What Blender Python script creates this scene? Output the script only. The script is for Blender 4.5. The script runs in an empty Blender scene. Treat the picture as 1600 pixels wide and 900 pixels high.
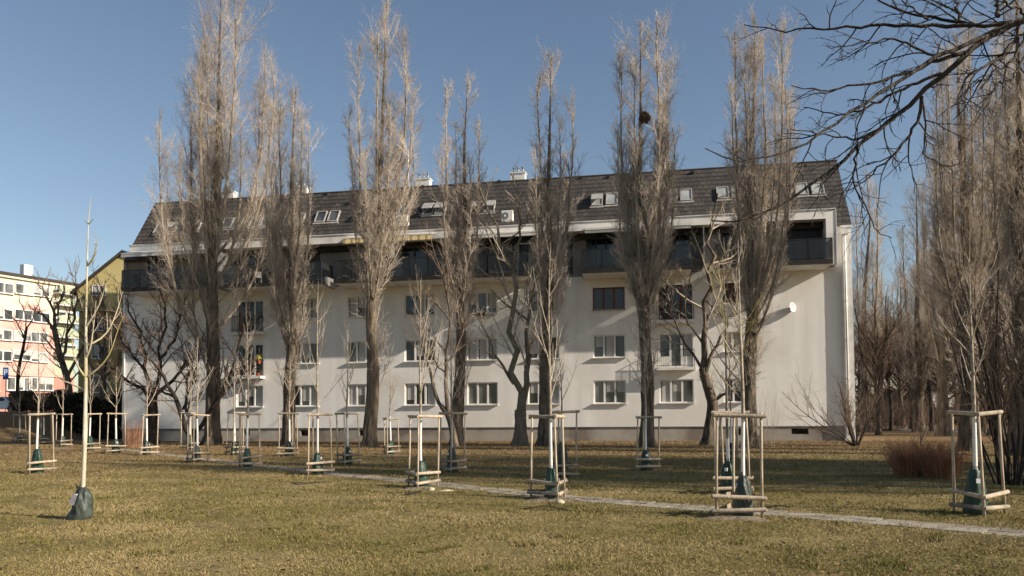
import bpy, math, random
import numpy as np
from mathutils import Vector, Matrix

# ------------------------------------------------------------------ camera
scn = bpy.context.scene
CAM_H = 1.75
TH = math.atan(43.9 / 1200); RO = 0.0076
_c, _s = math.cos(TH), math.sin(TH)
FW = Vector((0, _c, _s)); U0 = Vector((0, -_s, _c)); R0 = Vector((1, 0, 0))
RT = R0 * math.cos(RO) - U0 * math.sin(RO)
UP = U0 * math.cos(RO) + R0 * math.sin(RO)
cam_d = bpy.data.cameras.new('camera'); cam = bpy.data.objects.new('camera', cam_d)
scn.collection.objects.link(cam); scn.camera = cam
cam_d.sensor_width = 36; cam_d.lens = 27; cam_d.shift_y = 150 / 1600
cam_d.clip_start = 0.1; cam_d.clip_end = 3000
cam.matrix_world = Matrix(((RT.x, UP.x, -FW.x, 0), (RT.y, UP.y, -FW.y, 0), (RT.z, UP.z, -FW.z, CAM_H), (0, 0, 0, 1)))

# ------------------------------------------------------------------ light
SUN_EL = math.radians(26); SUN_PHI = math.radians(22.5)
vs = Vector((math.cos(SUN_PHI) * math.cos(SUN_EL), -math.sin(SUN_PHI) * math.cos(SUN_EL), math.sin(SUN_EL)))
world = bpy.data.worlds.new('World'); scn.world = world; world.use_nodes = True
wn = world.node_tree.nodes; wl = world.node_tree.links; wn.clear()
sky = wn.new('ShaderNodeTexSky'); sky.sky_type = 'NISHITA'; sky.sun_disc = False
sky.sun_elevation = SUN_EL; sky.sun_rotation = math.atan2(vs.x, vs.y)
sky.air_density = 1.0; sky.dust_density = 0.8; sky.ozone_density = 0.35; sky.altitude = 200
bg = wn.new('ShaderNodeBackground'); bg.inputs[1].default_value = 0.08
wo = wn.new('ShaderNodeOutputWorld'); wl.new(sky.outputs[0], bg.inputs[0]); wl.new(bg.outputs[0], wo.inputs[0])
sun_d = bpy.data.lights.new('sun', 'SUN'); sun = bpy.data.objects.new('sun', sun_d); scn.collection.objects.link(sun)
sun_d.energy = 5.0; sun_d.angle = math.radians(0.5); sun_d.color = (1.0, 0.88, 0.72)
sun.rotation_euler = vs.to_track_quat('Z', 'Y').to_euler()
sun.location = (40, -10, 40)
scn.view_settings.view_transform = 'Standard'; scn.view_settings.look = 'None'
scn.view_settings.exposure = 0.6; scn.view_settings.gamma = 1.0; scn.view_settings.use_curve_mapping = False

# ------------------------------------------------------------------ picture <-> place
def ray(px, py):
    return FW + RT * ((px - 800) / 1200) + UP * ((600 - py) / 1200)
def G(px, py, z=0.0):
    d = ray(px, py); t = (z - CAM_H) / d.z
    return Vector((d.x * t, d.y * t, z))
def P(px, py, Y):
    d = ray(px, py); t = Y / d.y
    return Vector((d.x * t, Y, CAM_H + d.z * t))
BA = math.atan(0.1853)
A0 = Vector((-26.352, 51.883, 0))
EX = Vector((math.cos(BA), -math.sin(BA), 0)); EY = Vector((math.sin(BA), math.cos(BA), 0))
def FA(px, py, dd=0.0):                       # point on the facade plane, dd metres in front of it: (s, z)
    d = ray(px, py); t = (-dd + A0.dot(EY)) / d.dot(EY)
    q = Vector((d.x * t, d.y * t, 0)) - A0
    return q.dot(EX), CAM_H + d.z * t

# ------------------------------------------------------------------ materials
MATS = {}
def _new(name):
    m = bpy.data.materials.new(name); m.use_nodes = True
    nt = m.node_tree; b = nt.nodes['Principled BSDF']; MATS[name] = m
    return m, nt, b
def N(nt, t, **kw):
    n = nt.nodes.new(t)
    for k, v in kw.items(): setattr(n, k, v)
    return n
def noise_mat(name, c1, c2, scale=5, rough=.85, bump=.0, bscale=None, stretch=(1, 1, 1), c3=None, s3=1.0, metal=0, lo=.35, hi=.65, detail=6, spec=.3):
    m, nt, b = _new(name); L = nt.links
    tc = N(nt, 'ShaderNodeTexCoord'); mp = N(nt, 'ShaderNodeMapping'); mp.inputs['Scale'].default_value = stretch
    L.new(tc.outputs['Object'], mp.inputs[0])
    n = N(nt, 'ShaderNodeTexNoise'); n.inputs['Scale'].default_value = scale; n.inputs['Detail'].default_value = detail
    L.new(mp.outputs[0], n.inputs['Vector'])
    r = N(nt, 'ShaderNodeValToRGB'); r.color_ramp.elements[0].position = lo; r.color_ramp.elements[1].position = hi
    r.color_ramp.elements[0].color = (*c1, 1); r.color_ramp.elements[1].color = (*c2, 1)
    L.new(n.outputs[0], r.inputs[0]); col = r.outputs[0]
    if c3:
        n3 = N(nt, 'ShaderNodeTexNoise'); n3.inputs['Scale'].default_value = s3; n3.inputs['Detail'].default_value = 4
        L.new(tc.outputs['Object'], n3.inputs['Vector'])
        r3 = N(nt, 'ShaderNodeValToRGB'); r3.color_ramp.elements[0].position = .48; r3.color_ramp.elements[1].position = .62
        L.new(n3.outputs[0], r3.inputs[0])
        mx = N(nt, 'ShaderNodeMix', data_type='RGBA'); L.new(r3.outputs[0], mx.inputs[0]); L.new(col, mx.inputs[6])
        mx.inputs[7].default_value = (*c3, 1); col = mx.outputs[2]
    L.new(col, b.inputs['Base Color']); b.inputs['Roughness'].default_value = rough; b.inputs['Metallic'].default_value = metal
    b.inputs['Specular IOR Level'].default_value = spec
    if bump:
        n2 = N(nt, 'ShaderNodeTexNoise'); n2.inputs['Scale'].default_value = bscale or scale * 3; n2.inputs['Detail'].default_value = 5
        L.new(mp.outputs[0], n2.inputs['Vector'])
        bp = N(nt, 'ShaderNodeBump'); bp.inputs['Strength'].default_value = bump; bp.inputs['Distance'].default_value = .03 if not name.startswith('bark') else .10
        L.new(n2.outputs[0], bp.inputs['Height']); L.new(bp.outputs[0], b.inputs['Normal'])
    return m
noise_mat('plaster', (.74, .73, .70), (.84, .83, .81), 1.1, .92, .25, 90, (1.6, 1, .12), c3=(.72, .70, .66), s3=.35)
noise_mat('reveal', (.7, .68, .65), (.76, .74, .71), 2, .9)
noise_mat('plinth', (.31, .285, .25), (.39, .36, .32), 1.2, .95, .3, 60, c3=(.2, .17, .145), s3=.6)
noise_mat('white_paint', (.70, .69, .67), (.78, .77, .75), 3, .5, c3=(.62, .61, .58), s3=1.2)
noise_mat('fascia', (.78, .76, .73), (.84, .82, .79), .8, .6, c3=(.58, .56, .54), s3=.5)
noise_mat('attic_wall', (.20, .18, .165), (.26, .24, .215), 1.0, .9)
noise_mat('brown_frame', (.12, .035, .016), (.17, .05, .022), 6, .5)
noise_mat('dark_metal', (.018, .018, .02), (.03, .03, .032), 4, .45)
noise_mat('grey_metal', (.25, .25, .25), (.34, .34, .33), 4, .4, metal=.6)
noise_mat('bark_stem', (.16, .13, .10), (.40, .34, .27), 4, .9, .6, 14, (1, 1, .25), c3=(.24, .2, .15), s3=1.2)
noise_mat('slab_edge', (.016, .015, .015), (.028, .026, .025), 2, .6)
noise_mat('awning_white', (.62, .6, .58), (.7, .68, .66), 4, .8)
noise_mat('awning_grey', (.26, .26, .235), (.33, .33, .30), 4, .8)
noise_mat('bark', (.038, .030, .023), (.21, .165, .12), 5, .95, .9, 12, (1, 1, .18), c3=(.10, .085, .062), s3=1.5)
noise_mat('bark_pale', (.12, .10, .075), (.24, .205, .155), 5, .9, .5, 20, (1, 1, .3), c3=(.17, .16, .10), s3=1.1)
noise_mat('bark_dark', (.02, .017, .014), (.065, .052, .042), 6, .9, .6, 16, (1, 1, .3))
noise_mat('twig_tan', (.38, .31, .245), (.62, .54, .45), 1.2, .8, c3=(.29, .245, .205), s3=.6)
noise_mat('twig_brown', (.12, .083, .06), (.26, .185, .135), 1.5, .85, c3=(.18, .12, .09), s3=.8)
noise_mat('twig_dark', (.018, .015, .013), (.05, .04, .033), 3, .7)
noise_mat('twig_pale', (.28, .23, .18), (.46, .40, .32), 2, .8)
noise_mat('twig_yellow', (.22, .18, .045), (.36, .30, .11), 4, .8)
noise_mat('twig_red', (.26, .11, .06), (.46, .24, .14), 3, .85, c3=(.30, .20, .12), s3=2)
noise_mat('wood_stake', (.33, .265, .19), (.55, .46, .35), 4, .8, .4, 25, (6, 6, .6), c3=(.33, .27, .20), s3=2.2)
noise_mat('wood_weathered', (.17, .14, .11), (.32, .27, .21), 5, .9, .5, 25, c3=(.42, .35, .26), s3=1.3)
noise_mat('bag_green', (.012, .034, .024), (.032, .07, .052), 5, .42, .8, 14, (1, 1, .5))
noise_mat('bag_dark', (.02, .03, .026), (.07, .085, .072), 6, .45, .9, 14, (1, 1, .5))
noise_mat('bag_label', (.16, .16, .18), (.22, .22, .24), 8, .5)
noise_mat('soil', (.16, .125, .085), (.28, .23, .165), 9, 1, .8, 30)
noise_mat('slab', (.27, .24, .19), (.40, .36, .30), 6, .95, .8, 30, c3=(.22, .19, .14), s3=2.5, lo=.3, hi=.7)
noise_mat('asphalt', (.12, .115, .11), (.17, .165, .155), 4, .95)
noise_mat('olive_plaster', (.46, .39, .18), (.54, .46, .22), .5, .95, .2, 40)
noise_mat('olive_shaded', (.36, .29, .14), (.43, .35, .17), .5, .95)  # same olive plaster, darkened for the shade on the recessed lower wall
noise_mat('cream_plaster', (.56, .53, .41), (.62, .59, .47), .5, .95)
noise_mat('pink_plaster', (.60, .35, .30), (.66, .39, .34), .5, .95)
noise_mat('green_plaster', (.34, .38, .27), (.40, .44, .32), .5, .95)
noise_mat('red_plaster', (.45, .20, .16), (.52, .25, .20), .5, .95)
noise_mat('roof_dark', (.045, .036, .032), (.07, .056, .05), 2, .9)
noise_mat('car_white', (.62, .63, .64), (.68, .69, .7), 1, .25, spec=.5)
noise_mat('car_blue', (.05, .06, .08), (.07, .085, .11), 1, .25, spec=.5)
noise_mat('tyre', (.015, .015, .015), (.03, .03, .03), 8, .9)
noise_mat('rim', (.3, .3, .31), (.4, .4, .41), 4, .35, metal=.7)
noise_mat('lamp_glass', (.5, .48, .45), (.6, .58, .55), 4, .15)
noise_mat('hedge_leaf', (.018, .02, .012), (.05, .05, .028), 3, .9)
noise_mat('hedge_brown', (.09, .06, .04), (.2, .14, .09), 3, .9)
noise_mat('sign_blue', (.02, .09, .32), (.025, .11, .36), 2, .4)
noise_mat('sign_white', (.75, .75, .75), (.8, .8, .8), 2, .5)
noise_mat('fence_brown', (.03, .018, .013), (.055, .034, .025), 4, .9)
noise_mat('nest', (.07, .045, .032), (.17, .11, .08), 20, 1)
noise_mat('leaf_litter', (.10, .06, .03), (.26, .17, .09), 30, .95)
noise_mat('pot_red', (.3, .06, .03), (.38, .09, .04), 5, .7)
noise_mat('flower_yellow', (.5, .5, .04), (.6, .58, .08), 5, .7)
noise_mat('cushion_cloth', (.4, .38, .35), (.5, .48, .45), 8, .9)
noise_mat('stone_pale', (.45, .38, .27), (.55, .47, .35), 8, .9)
noise_mat('curtain', (.38, .37, .35), (.48, .47, .45), 3, .9, stretch=(9, 9, .2))

def glass(name, c1, c2, rough=.06, spec=.6):
    m = noise_mat(name, c1, c2, .9, rough, stretch=(1.3, 1.3, .5), lo=.4, hi=.6, detail=2, spec=spec); return m
glass('glass_dark', (.006, .007, .008), (.03, .032, .034))
glass('glass_curtain', (.05, .055, .055), (.17, .175, .17))
glass('glass_grey', (.02, .024, .026), (.075, .085, .088))
glass('glass_roof', (.03, .035, .04), (.09, .10, .105), .04, .8)
glass('glass_warm', (.008, .004, .003), (.03, .016, .01))
def rail_glass():
    m, nt, b = _new('rail_glass'); b.inputs['Base Color'].default_value = (.03, .036, .038, 1); b.inputs['Roughness'].default_value = .08
    b.inputs['Alpha'].default_value = .5; b.inputs['Specular IOR Level'].default_value = .4
rail_glass()

def whitewash():                # bark painted with lime up to chest height, a ragged upper edge
    for nm, edge, top in (('sapling_bark', 1.72, (.30, .25, .19)), ('sapling_bark_yellow', -5, (.36, .31, .14)), ('sapling_bark_tan', 1.3, (.2, .17, .13))):
        m, nt, b = _new(nm); L = nt.links
        tc = N(nt, 'ShaderNodeTexCoord'); sp = N(nt, 'ShaderNodeSeparateXYZ'); L.new(tc.outputs['Object'], sp.inputs[0])
        n = N(nt, 'ShaderNodeTexNoise'); n.inputs['Scale'].default_value = 9; L.new(tc.outputs['Object'], n.inputs[0])
        ad = N(nt, 'ShaderNodeMath', operation='MULTIPLY_ADD'); L.new(n.outputs[0], ad.inputs[0]); ad.inputs[1].default_value = .25; L.new(sp.outputs[2], ad.inputs[2])
        gt = N(nt, 'ShaderNodeMath', operation='GREATER_THAN'); L.new(ad.outputs[0], gt.inputs[0]); gt.inputs[1].default_value = edge
        r = N(nt, 'ShaderNodeValToRGB'); r.color_ramp.elements[0].color = (.60, .59, .56, 1); r.color_ramp.elements[1].color = (.78, .77, .74, 1)
        L.new(n.outputs[0], r.inputs[0])
        r2 = N(nt, 'ShaderNodeValToRGB'); r2.color_ramp.elements[0].color = (*[c * .6 for c in top], 1); r2.color_ramp.elements[1].color = (*[min(1, c * 1.3) for c in top], 1)
        r2.color_ramp.elements[0].position = .35; r2.color_ramp.elements[1].position = .65; L.new(n.outputs[0], r2.inputs[0])
        mx = N(nt, 'ShaderNodeMix', data_type='RGBA'); L.new(gt.outputs[0], mx.inputs[0]); L.new(r.outputs[0], mx.inputs[6]); L.new(r2.outputs[0], mx.inputs[7])
        L.new(mx.outputs[2], b.inputs['Base Color']); b.inputs['Roughness'].default_value = .85
whitewash()

def roof_tiles():
    m, nt, b = _new('roof_tiles'); L = nt.links
    tc = N(nt, 'ShaderNodeTexCoord'); sp = N(nt, 'ShaderNodeSeparateXYZ'); L.new(tc.outputs['Object'], sp.inputs[0])
    cb = N(nt, 'ShaderNodeCombineXYZ'); L.new(sp.outputs[0], cb.inputs[0]); L.new(sp.outputs[2], cb.inputs[1])
    br = N(nt, 'ShaderNodeTexBrick'); L.new(cb.outputs[0], br.inputs['Vector'])
    br.inputs['Scale'].default_value = 1; br.inputs['Brick Width'].default_value = .36; br.inputs['Row Height'].default_value = .3156
    br.inputs['Mortar Size'].default_value = .018; br.inputs['Mortar Smooth'].default_value = .1; br.inputs['Bias'].default_value = 0
    br.inputs['Color1'].default_value = (.038, .035, .033, 1); br.inputs['Color2'].default_value = (.075, .066, .06, 1); br.inputs['Mortar'].default_value = (.012, .01, .009, 1)
    n = N(nt, 'ShaderNodeTexNoise'); n.inputs['Scale'].default_value = 1.3; n.inputs['Detail'].default_value = 6; L.new(tc.outputs['Object'], n.inputs[0])
    mx = N(nt, 'ShaderNodeMix', data_type='RGBA', blend_type='MULTIPLY'); mx.inputs[0].default_value = 1
    r = N(nt, 'ShaderNodeValToRGB'); r.color_ramp.elements[0].color = (.65, .65, .65, 1); r.color_ramp.elements[1].color = (1.3, 1.25, 1.2, 1)
    L.new(n.outputs[0], r.inputs[0]); L.new(br.outputs[0], mx.inputs[6]); L.new(r.outputs[0], mx.inputs[7])
    L.new(mx.outputs[2], b.inputs['Base Color']); b.inputs['Roughness'].default_value = .75
roof_tiles()

def ground_mat():
    m, nt, b = _new('lawn'); L = nt.links
    tc = N(nt, 'ShaderNodeTexCoord')
    def nz(s, d=5, st=(1, 1, 1)):
        mp = N(nt, 'ShaderNodeMapping'); mp.inputs['Scale'].default_value = st; L.new(tc.outputs['Object'], mp.inputs[0])
        n = N(nt, 'ShaderNodeTexNoise'); n.inputs['Scale'].default_value = s; n.inputs['Detail'].default_value = d; n.inputs['Roughness'].default_value = .65; L.new(mp.outputs[0], n.inputs[0]); return n
    def ramp(n, stops):
        r = N(nt, 'ShaderNodeValToRGB'); e = r.color_ramp.elements
        e[0].position, e[0].color = stops[0][0], (*stops[0][1], 1); e[1].position, e[1].color = stops[-1][0], (*stops[-1][1], 1)
        for p, c in stops[1:-1]: q = e.new(p); q.color = (*c, 1)
        L.new(n.outputs[0], r.inputs[0]); return r
    def mix(f, a, b2):
        x = N(nt, 'ShaderNodeMix', data_type='RGBA'); L.new(f, x.inputs[0]); L.new(a, x.inputs[6]); L.new(b2, x.inputs[7]); return x.outputs[2]
    green = ramp(nz(14, 8), [(.3, (.085, .073, .024)), (.7, (.25, .20, .08))])
    straw = ramp(nz(11, 8), [(.3, (.15, .115, .048)), (.7, (.36, .285, .14))])
    litter = ramp(nz(9, 9), [(.3, (.085, .052, .027)), (.5, (.17, .11, .06)), (.75, (.30, .21, .12))])
    f1 = ramp(nz(.7, 8), [(.42, (0, 0, 0)), (.6, (1, 1, 1))])
    base = mix(f1.outputs[0], green.outputs[0], straw.outputs[0])
    # leaf litter under the tree row: more of it towards the building
    sp = N(nt, 'ShaderNodeSeparateXYZ'); L.new(tc.outputs['Object'], sp.inputs[0])
    mr = N(nt, 'ShaderNodeMapRange'); L.new(sp.outputs[1], mr.inputs[0]); mr.inputs[1].default_value = 20; mr.inputs[2].default_value = 44
    mr.inputs[3].default_value = -.12; mr.inputs[4].default_value = .42
    ad = N(nt, 'ShaderNodeMath', operation='ADD'); L.new(mr.outputs[0], ad.inputs[0]); L.new(nz(.9, 6, (.5, 1.4, 1)).outputs[0], ad.inputs[1])
    fr = N(nt, 'ShaderNodeMapRange'); L.new(ad.outputs[0], fr.inputs[0]); fr.inputs[1].default_value = .52; fr.inputs[2].default_value = .80; fr.inputs[4].default_value = .85
    col = mix(fr.outputs[0], base, litter.outputs[0])
    L.new(col, b.inputs['Base Color']); b.inputs['Roughness'].default_value = 1; b.inputs['Specular IOR Level'].default_value = .1
    bp = N(nt, 'ShaderNodeBump'); bp.inputs['Strength'].default_value = .9; bp.inputs['Distance'].default_value = .06
    L.new(nz(16, 9).outputs[0], bp.inputs['Height']); L.new(bp.outputs[0], b.inputs['Normal'])
ground_mat()
for nm, c in (('blade_green', (.15, .135, .04)), ('blade_olive', (.25, .20, .08)), ('blade_straw', (.35, .275, .14)), ('blade_brown', (.24, .165, .09))):
    m, nt, b = _new(nm); b.inputs['Base Color'].default_value = (*c, 1); b.inputs['Roughness'].default_value = .8; b.inputs['Specular IOR Level'].default_value = .15

# ------------------------------------------------------------------ mesh helpers
def link(o, parent=None):
    scn.collection.objects.link(o)
    if parent is not None: o.parent = parent
    return o
def tag(o, label, cat, group=None, kind=None):
    if label: o['label'] = label
    if cat: o['category'] = cat
    if group: o['group'] = group
    if kind: o['kind'] = kind
    return o
def empty(name, loc, rz=0, label=None, cat=None, group=None):
    o = bpy.data.objects.new(name, None); o.location = loc; o.rotation_euler = (0, 0, rz); o.empty_display_size = .3
    link(o); return tag(o, label, cat, group)
def npmesh(name, V, Q, mats, parent=None, smooth=False, mi=None, k=4):
    me = bpy.data.meshes.new(name)
    V = np.ascontiguousarray(V, dtype=np.float32).reshape(-1, 3); Q = np.ascontiguousarray(Q, dtype=np.int32).reshape(-1, k)
    me.vertices.add(len(V)); me.vertices.foreach_set('co', V.ravel())
    me.loops.add(Q.size); me.loops.foreach_set('vertex_index', Q.ravel())
    me.polygons.add(len(Q)); me.polygons.foreach_set('loop_start', np.arange(0, Q.size, k, dtype=np.int32))
    me.polygons.foreach_set('loop_total', np.full(len(Q), k, dtype=np.int32))
    if mi is not None: me.polygons.foreach_set('material_index', np.asarray(mi, dtype=np.int32))
    if smooth: me.polygons.foreach_set('use_smooth', np.ones(len(Q), dtype=bool))
    for m in (mats if isinstance(mats, (list, tuple)) else [mats]): me.materials.append(MATS[m])
    me.update(calc_edges=True)
    return link(bpy.data.objects.new(name, me), parent)
class MB:
    def __init__(s): s.v = []; s.f = []; s.m = []
    def add(s, vs, fs, m=0):
        o = len(s.v); s.v += [tuple(v) for v in vs]; s.f += [tuple(i + o for i in f) for f in fs]; s.m += [m] * len(fs); return s
    def box(s, x0, x1, y0, y1, z0, z1, m=0):
        return s.add([(x0, y0, z0), (x1, y0, z0), (x1, y1, z0), (x0, y1, z0), (x0, y0, z1), (x1, y0, z1), (x1, y1, z1), (x0, y1, z1)],
                     [(0, 3, 2, 1), (4, 5, 6, 7), (0, 1, 5, 4), (1, 2, 6, 5), (2, 3, 7, 6), (3, 0, 4, 7)], m)
    def quad(s, a, b, c, d, m=0): return s.add([a, b, c, d], [(0, 1, 2, 3)], m)
    def prism(s, poly, y0, y1, m=0, ax='y'):          # polygon in (x,z) pushed along y
        n = len(poly)
        vs = [(p[0], y0, p[1]) for p in poly] + [(p[0], y1, p[1]) for p in poly]
        if ax == 'x': vs = [(v[1], v[0], v[2]) for v in vs]
        return s.add(vs, [tuple(range(n)), tuple(range(2 * n - 1, n - 1, -1))] + [(i, i + n, (i + 1) % n + n, (i + 1) % n) for i in range(n)], m)
    def tube(s, pts, rad, n=8, m=0, cap=True, rng=None, jit=0):
        pts = [Vector(p) for p in pts]; K = len(pts)
        if not hasattr(rad, '__len__'): rad = [rad] * K
        t0 = (pts[-1] - pts[0]).normalized(); ref = Vector((0, 0, 1)) if abs(t0.z) < .7 else Vector((1, 0, 0))
        vs = []
        for i, p in enumerate(pts):
            t = (pts[min(i + 1, K - 1)] - pts[max(i - 1, 0)]).normalized(); u = t.cross(ref).normalized(); w = t.cross(u)
            for j in range(n):
                a = 2 * math.pi * j / n; r = rad[i] * (1 + (rng.uniform(-jit, jit) if rng else 0))
                vs.append(p + u * (math.cos(a) * r) + w * (math.sin(a) * r))
        fs = [(i * n + j, i * n + (j + 1) % n, (i + 1) * n + (j + 1) % n, (i + 1) * n + j) for i in range(K - 1) for j in range(n)]
        if cap: fs += [tuple(range(n - 1, -1, -1)), tuple(range((K - 1) * n, K * n))]
        return s.add(vs, fs, m)
    def build(s, name, mats, parent=None, smooth=False, bevel=0):
        me = bpy.data.meshes.new(name); me.from_pydata(s.v, [], s.f)
        for m in (mats if isinstance(mats, (list, tuple)) else [mats]): me.materials.append(MATS[m])
        for p, m in zip(me.polygons, s.m): p.material_index = m; p.use_smooth = smooth
        import bmesh
        bm = bmesh.new(); bm.from_mesh(me); bmesh.ops.recalc_face_normals(bm, faces=bm.faces)
        if bevel: bmesh.ops.bevel(bm, geom=[e for e in bm.edges], offset=bevel, segments=1, affect='EDGES', clamp_overlap=True)
        bm.to_mesh(me); bm.free(); me.update()
        return link(bpy.data.objects.new(name, me), parent)
def copy_tree(o, parent=None):
    c = o.copy(); scn.collection.objects.link(c)
    if parent is not None: c.parent = parent
    for ch in list(o.children): copy_tree(ch, c)
    return c

# ------------------------------------------------------------------ branch engine (numpy)
def nrm(a): return a / np.maximum(np.linalg.norm(a, axis=-1, keepdims=True), 1e-9)
def resample(pts, K):
    pts = np.array([tuple(p) for p in pts], float)
    d = np.r_[0, np.cumsum(np.linalg.norm(np.diff(pts, axis=0), axis=1))]; t = np.linspace(0, d[-1], K)
    # smooth through the given points
    out = np.stack([np.interp(t, d, pts[:, i]) for i in range(3)], 1)
    for _ in range(2): out[1:-1] = (out[:-2] + 2 * out[1:-1] + out[2:]) / 4
    return out
def spawn(rs, PP, RR, n, t0=.1, t1=.97, ang=35, jit=10, L=1.0, Lt=.6, K=4, r=.01, up=0., wob=.08, taper=.7, rel=False, prof=None, rmul=.75):
    Nn, K0, _ = PP.shape
    t = t0 + (t1 - t0) * ((np.arange(n)[None] + rs.random((Nn, n))) / n)
    x = t * (K0 - 1); i = np.minimum(x.astype(int), K0 - 2); fr = (x - i)[..., None]; ii = np.arange(Nn)[:, None]
    pos = PP[ii, i] * (1 - fr) + PP[ii, i + 1] * fr
    tan = nrm(PP[ii, i + 1] - PP[ii, i]); pr = RR[ii, i] * (1 - fr[..., 0]) + RR[ii, i + 1] * fr[..., 0]
    q = rs.normal(size=pos.shape); q = nrm(q - (q * tan).sum(-1, keepdims=True) * tan)
    a = np.radians(ang + rs.normal(size=t.shape) * jit)[..., None]
    d = tan * np.cos(a) + q * np.sin(a)
    ln = (1 - Lt * t) * rs.uniform(.55, 1.2, t.shape)
    if prof is not None: ln = prof(t) * rs.uniform(.6, 1.15, t.shape)
    if rel: ln = ln * np.linalg.norm(PP[:, -1] - PP[:, 0], axis=1)[:, None] * L
    else: ln = ln * (L if np.isscalar(L) else np.asarray(L)[:, None])
    pos, d, ln, pr = pos.reshape(-1, 3), d.reshape(-1, 3), ln.reshape(-1), pr.reshape(-1)
    st = (ln / (K - 1))[:, None]; out = [pos]; z = np.array([0, 0, 1.])
    for k in range(K - 1):
        d = nrm(d + z * up + rs.normal(size=d.shape) * wob); pos = pos + d * st; out.append(pos)
    C = np.stack(out, 1); r0 = np.minimum(pr * rmul, r * (.5 + .5 * ln / max(ln.mean(), 1e-6)))
    Rr = r0[:, None] * (1 - taper * np.linspace(0, 1, K))[None]
    return C, Rr
def rings(PP, RR, n):
    Nn, K, _ = PP.shape
    T = np.empty_like(PP); T[:, 1:-1] = PP[:, 2:] - PP[:, :-2]; T[:, 0] = PP[:, 1] - PP[:, 0]; T[:, -1] = PP[:, -1] - PP[:, -2]; T = nrm(T)
    m = nrm(PP[:, -1] - PP[:, 0]); ref = np.where(np.abs(m[:, 2:3]) < .75, np.array([[0, 0, 1.]]), np.array([[1., 0.2, 0]]))[:, None]
    u = nrm(np.cross(T, np.broadcast_to(ref, T.shape))); w = np.cross(T, u)
    a = np.arange(n) * 2 * np.pi / n
    V = PP[:, :, None] + RR[:, :, None, None] * (u[:, :, None] * np.cos(a)[None, None, :, None] + w[:, :, None] * np.sin(a)[None, None, :, None])
    b = (np.arange(Nn) * K * n)[:, None, None]; k = (np.arange(K - 1) * n)[None, :, None]; j = np.arange(n)[None, None]; j2 = (j + 1) % n
    Q = np.stack([b + k + j, b + k + j2, b + k + n + j2, b + k + n + j], -1)
    return V.reshape(-1, 3), Q.reshape(-1, 4)
def tubes(name, sets, mats, parent, smooth=True):       # sets: (P, R, sides, matindex)
    Vs, Qs, Ms, o = [], [], [], 0
    for PP, RR, n, mi in sets:
        if len(PP) == 0: continue
        V, Q = rings(PP, RR, n); Vs.append(V); Qs.append(Q + o); Ms.append(np.full(len(Q), mi)); o += len(V)
    return npmesh(name, np.concatenate(Vs), np.concatenate(Qs), mats, parent, smooth, np.concatenate(Ms))
def trunk_mesh(name, pts, rad, mat, parent, rs, n=14, K=22, flare=1.0, rough=.09):
    C = resample(pts, K); t = np.linspace(0, 1, K); R = np.interp(t, np.linspace(0, 1, len(rad)), rad)
    h = C[:, 2] - C[0, 2]; R = R * (1 + flare * .55 * np.exp(-h / .45))
    V, Q = rings(C[None], R[None], n); V = V.reshape(K, n, 3); cen = C[:, None]
    lob = 1 + rough * np.sin(np.arange(n) * 2 * np.pi / n * 5 + rs.uniform(0, 6))[None] * (1 + 1.5 * flare * np.exp(-h / .4))[:, None] * .8 + rs.normal(size=(K, n)) * rough * .45
    V = cen + (V - cen) * lob[..., None]
    return V.reshape(-1, 3), Q, C, R

def leader_pts(S, E, rs, K=12, wob=.14, curve=3.6):
    t = np.linspace(0, 1, K); e = 1 - (1 - t) ** curve
    out = np.empty((K, 3)); out[:, 2] = S[2] + (E[2] - S[2]) * t
    for i in (0, 1): out[:, i] = S[i] + (E[i] - S[i]) * e
    out[1:-1, :2] += np.cumsum(rs.normal(size=(K - 2, 2)), 0) * wob * .25
    return out

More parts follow.
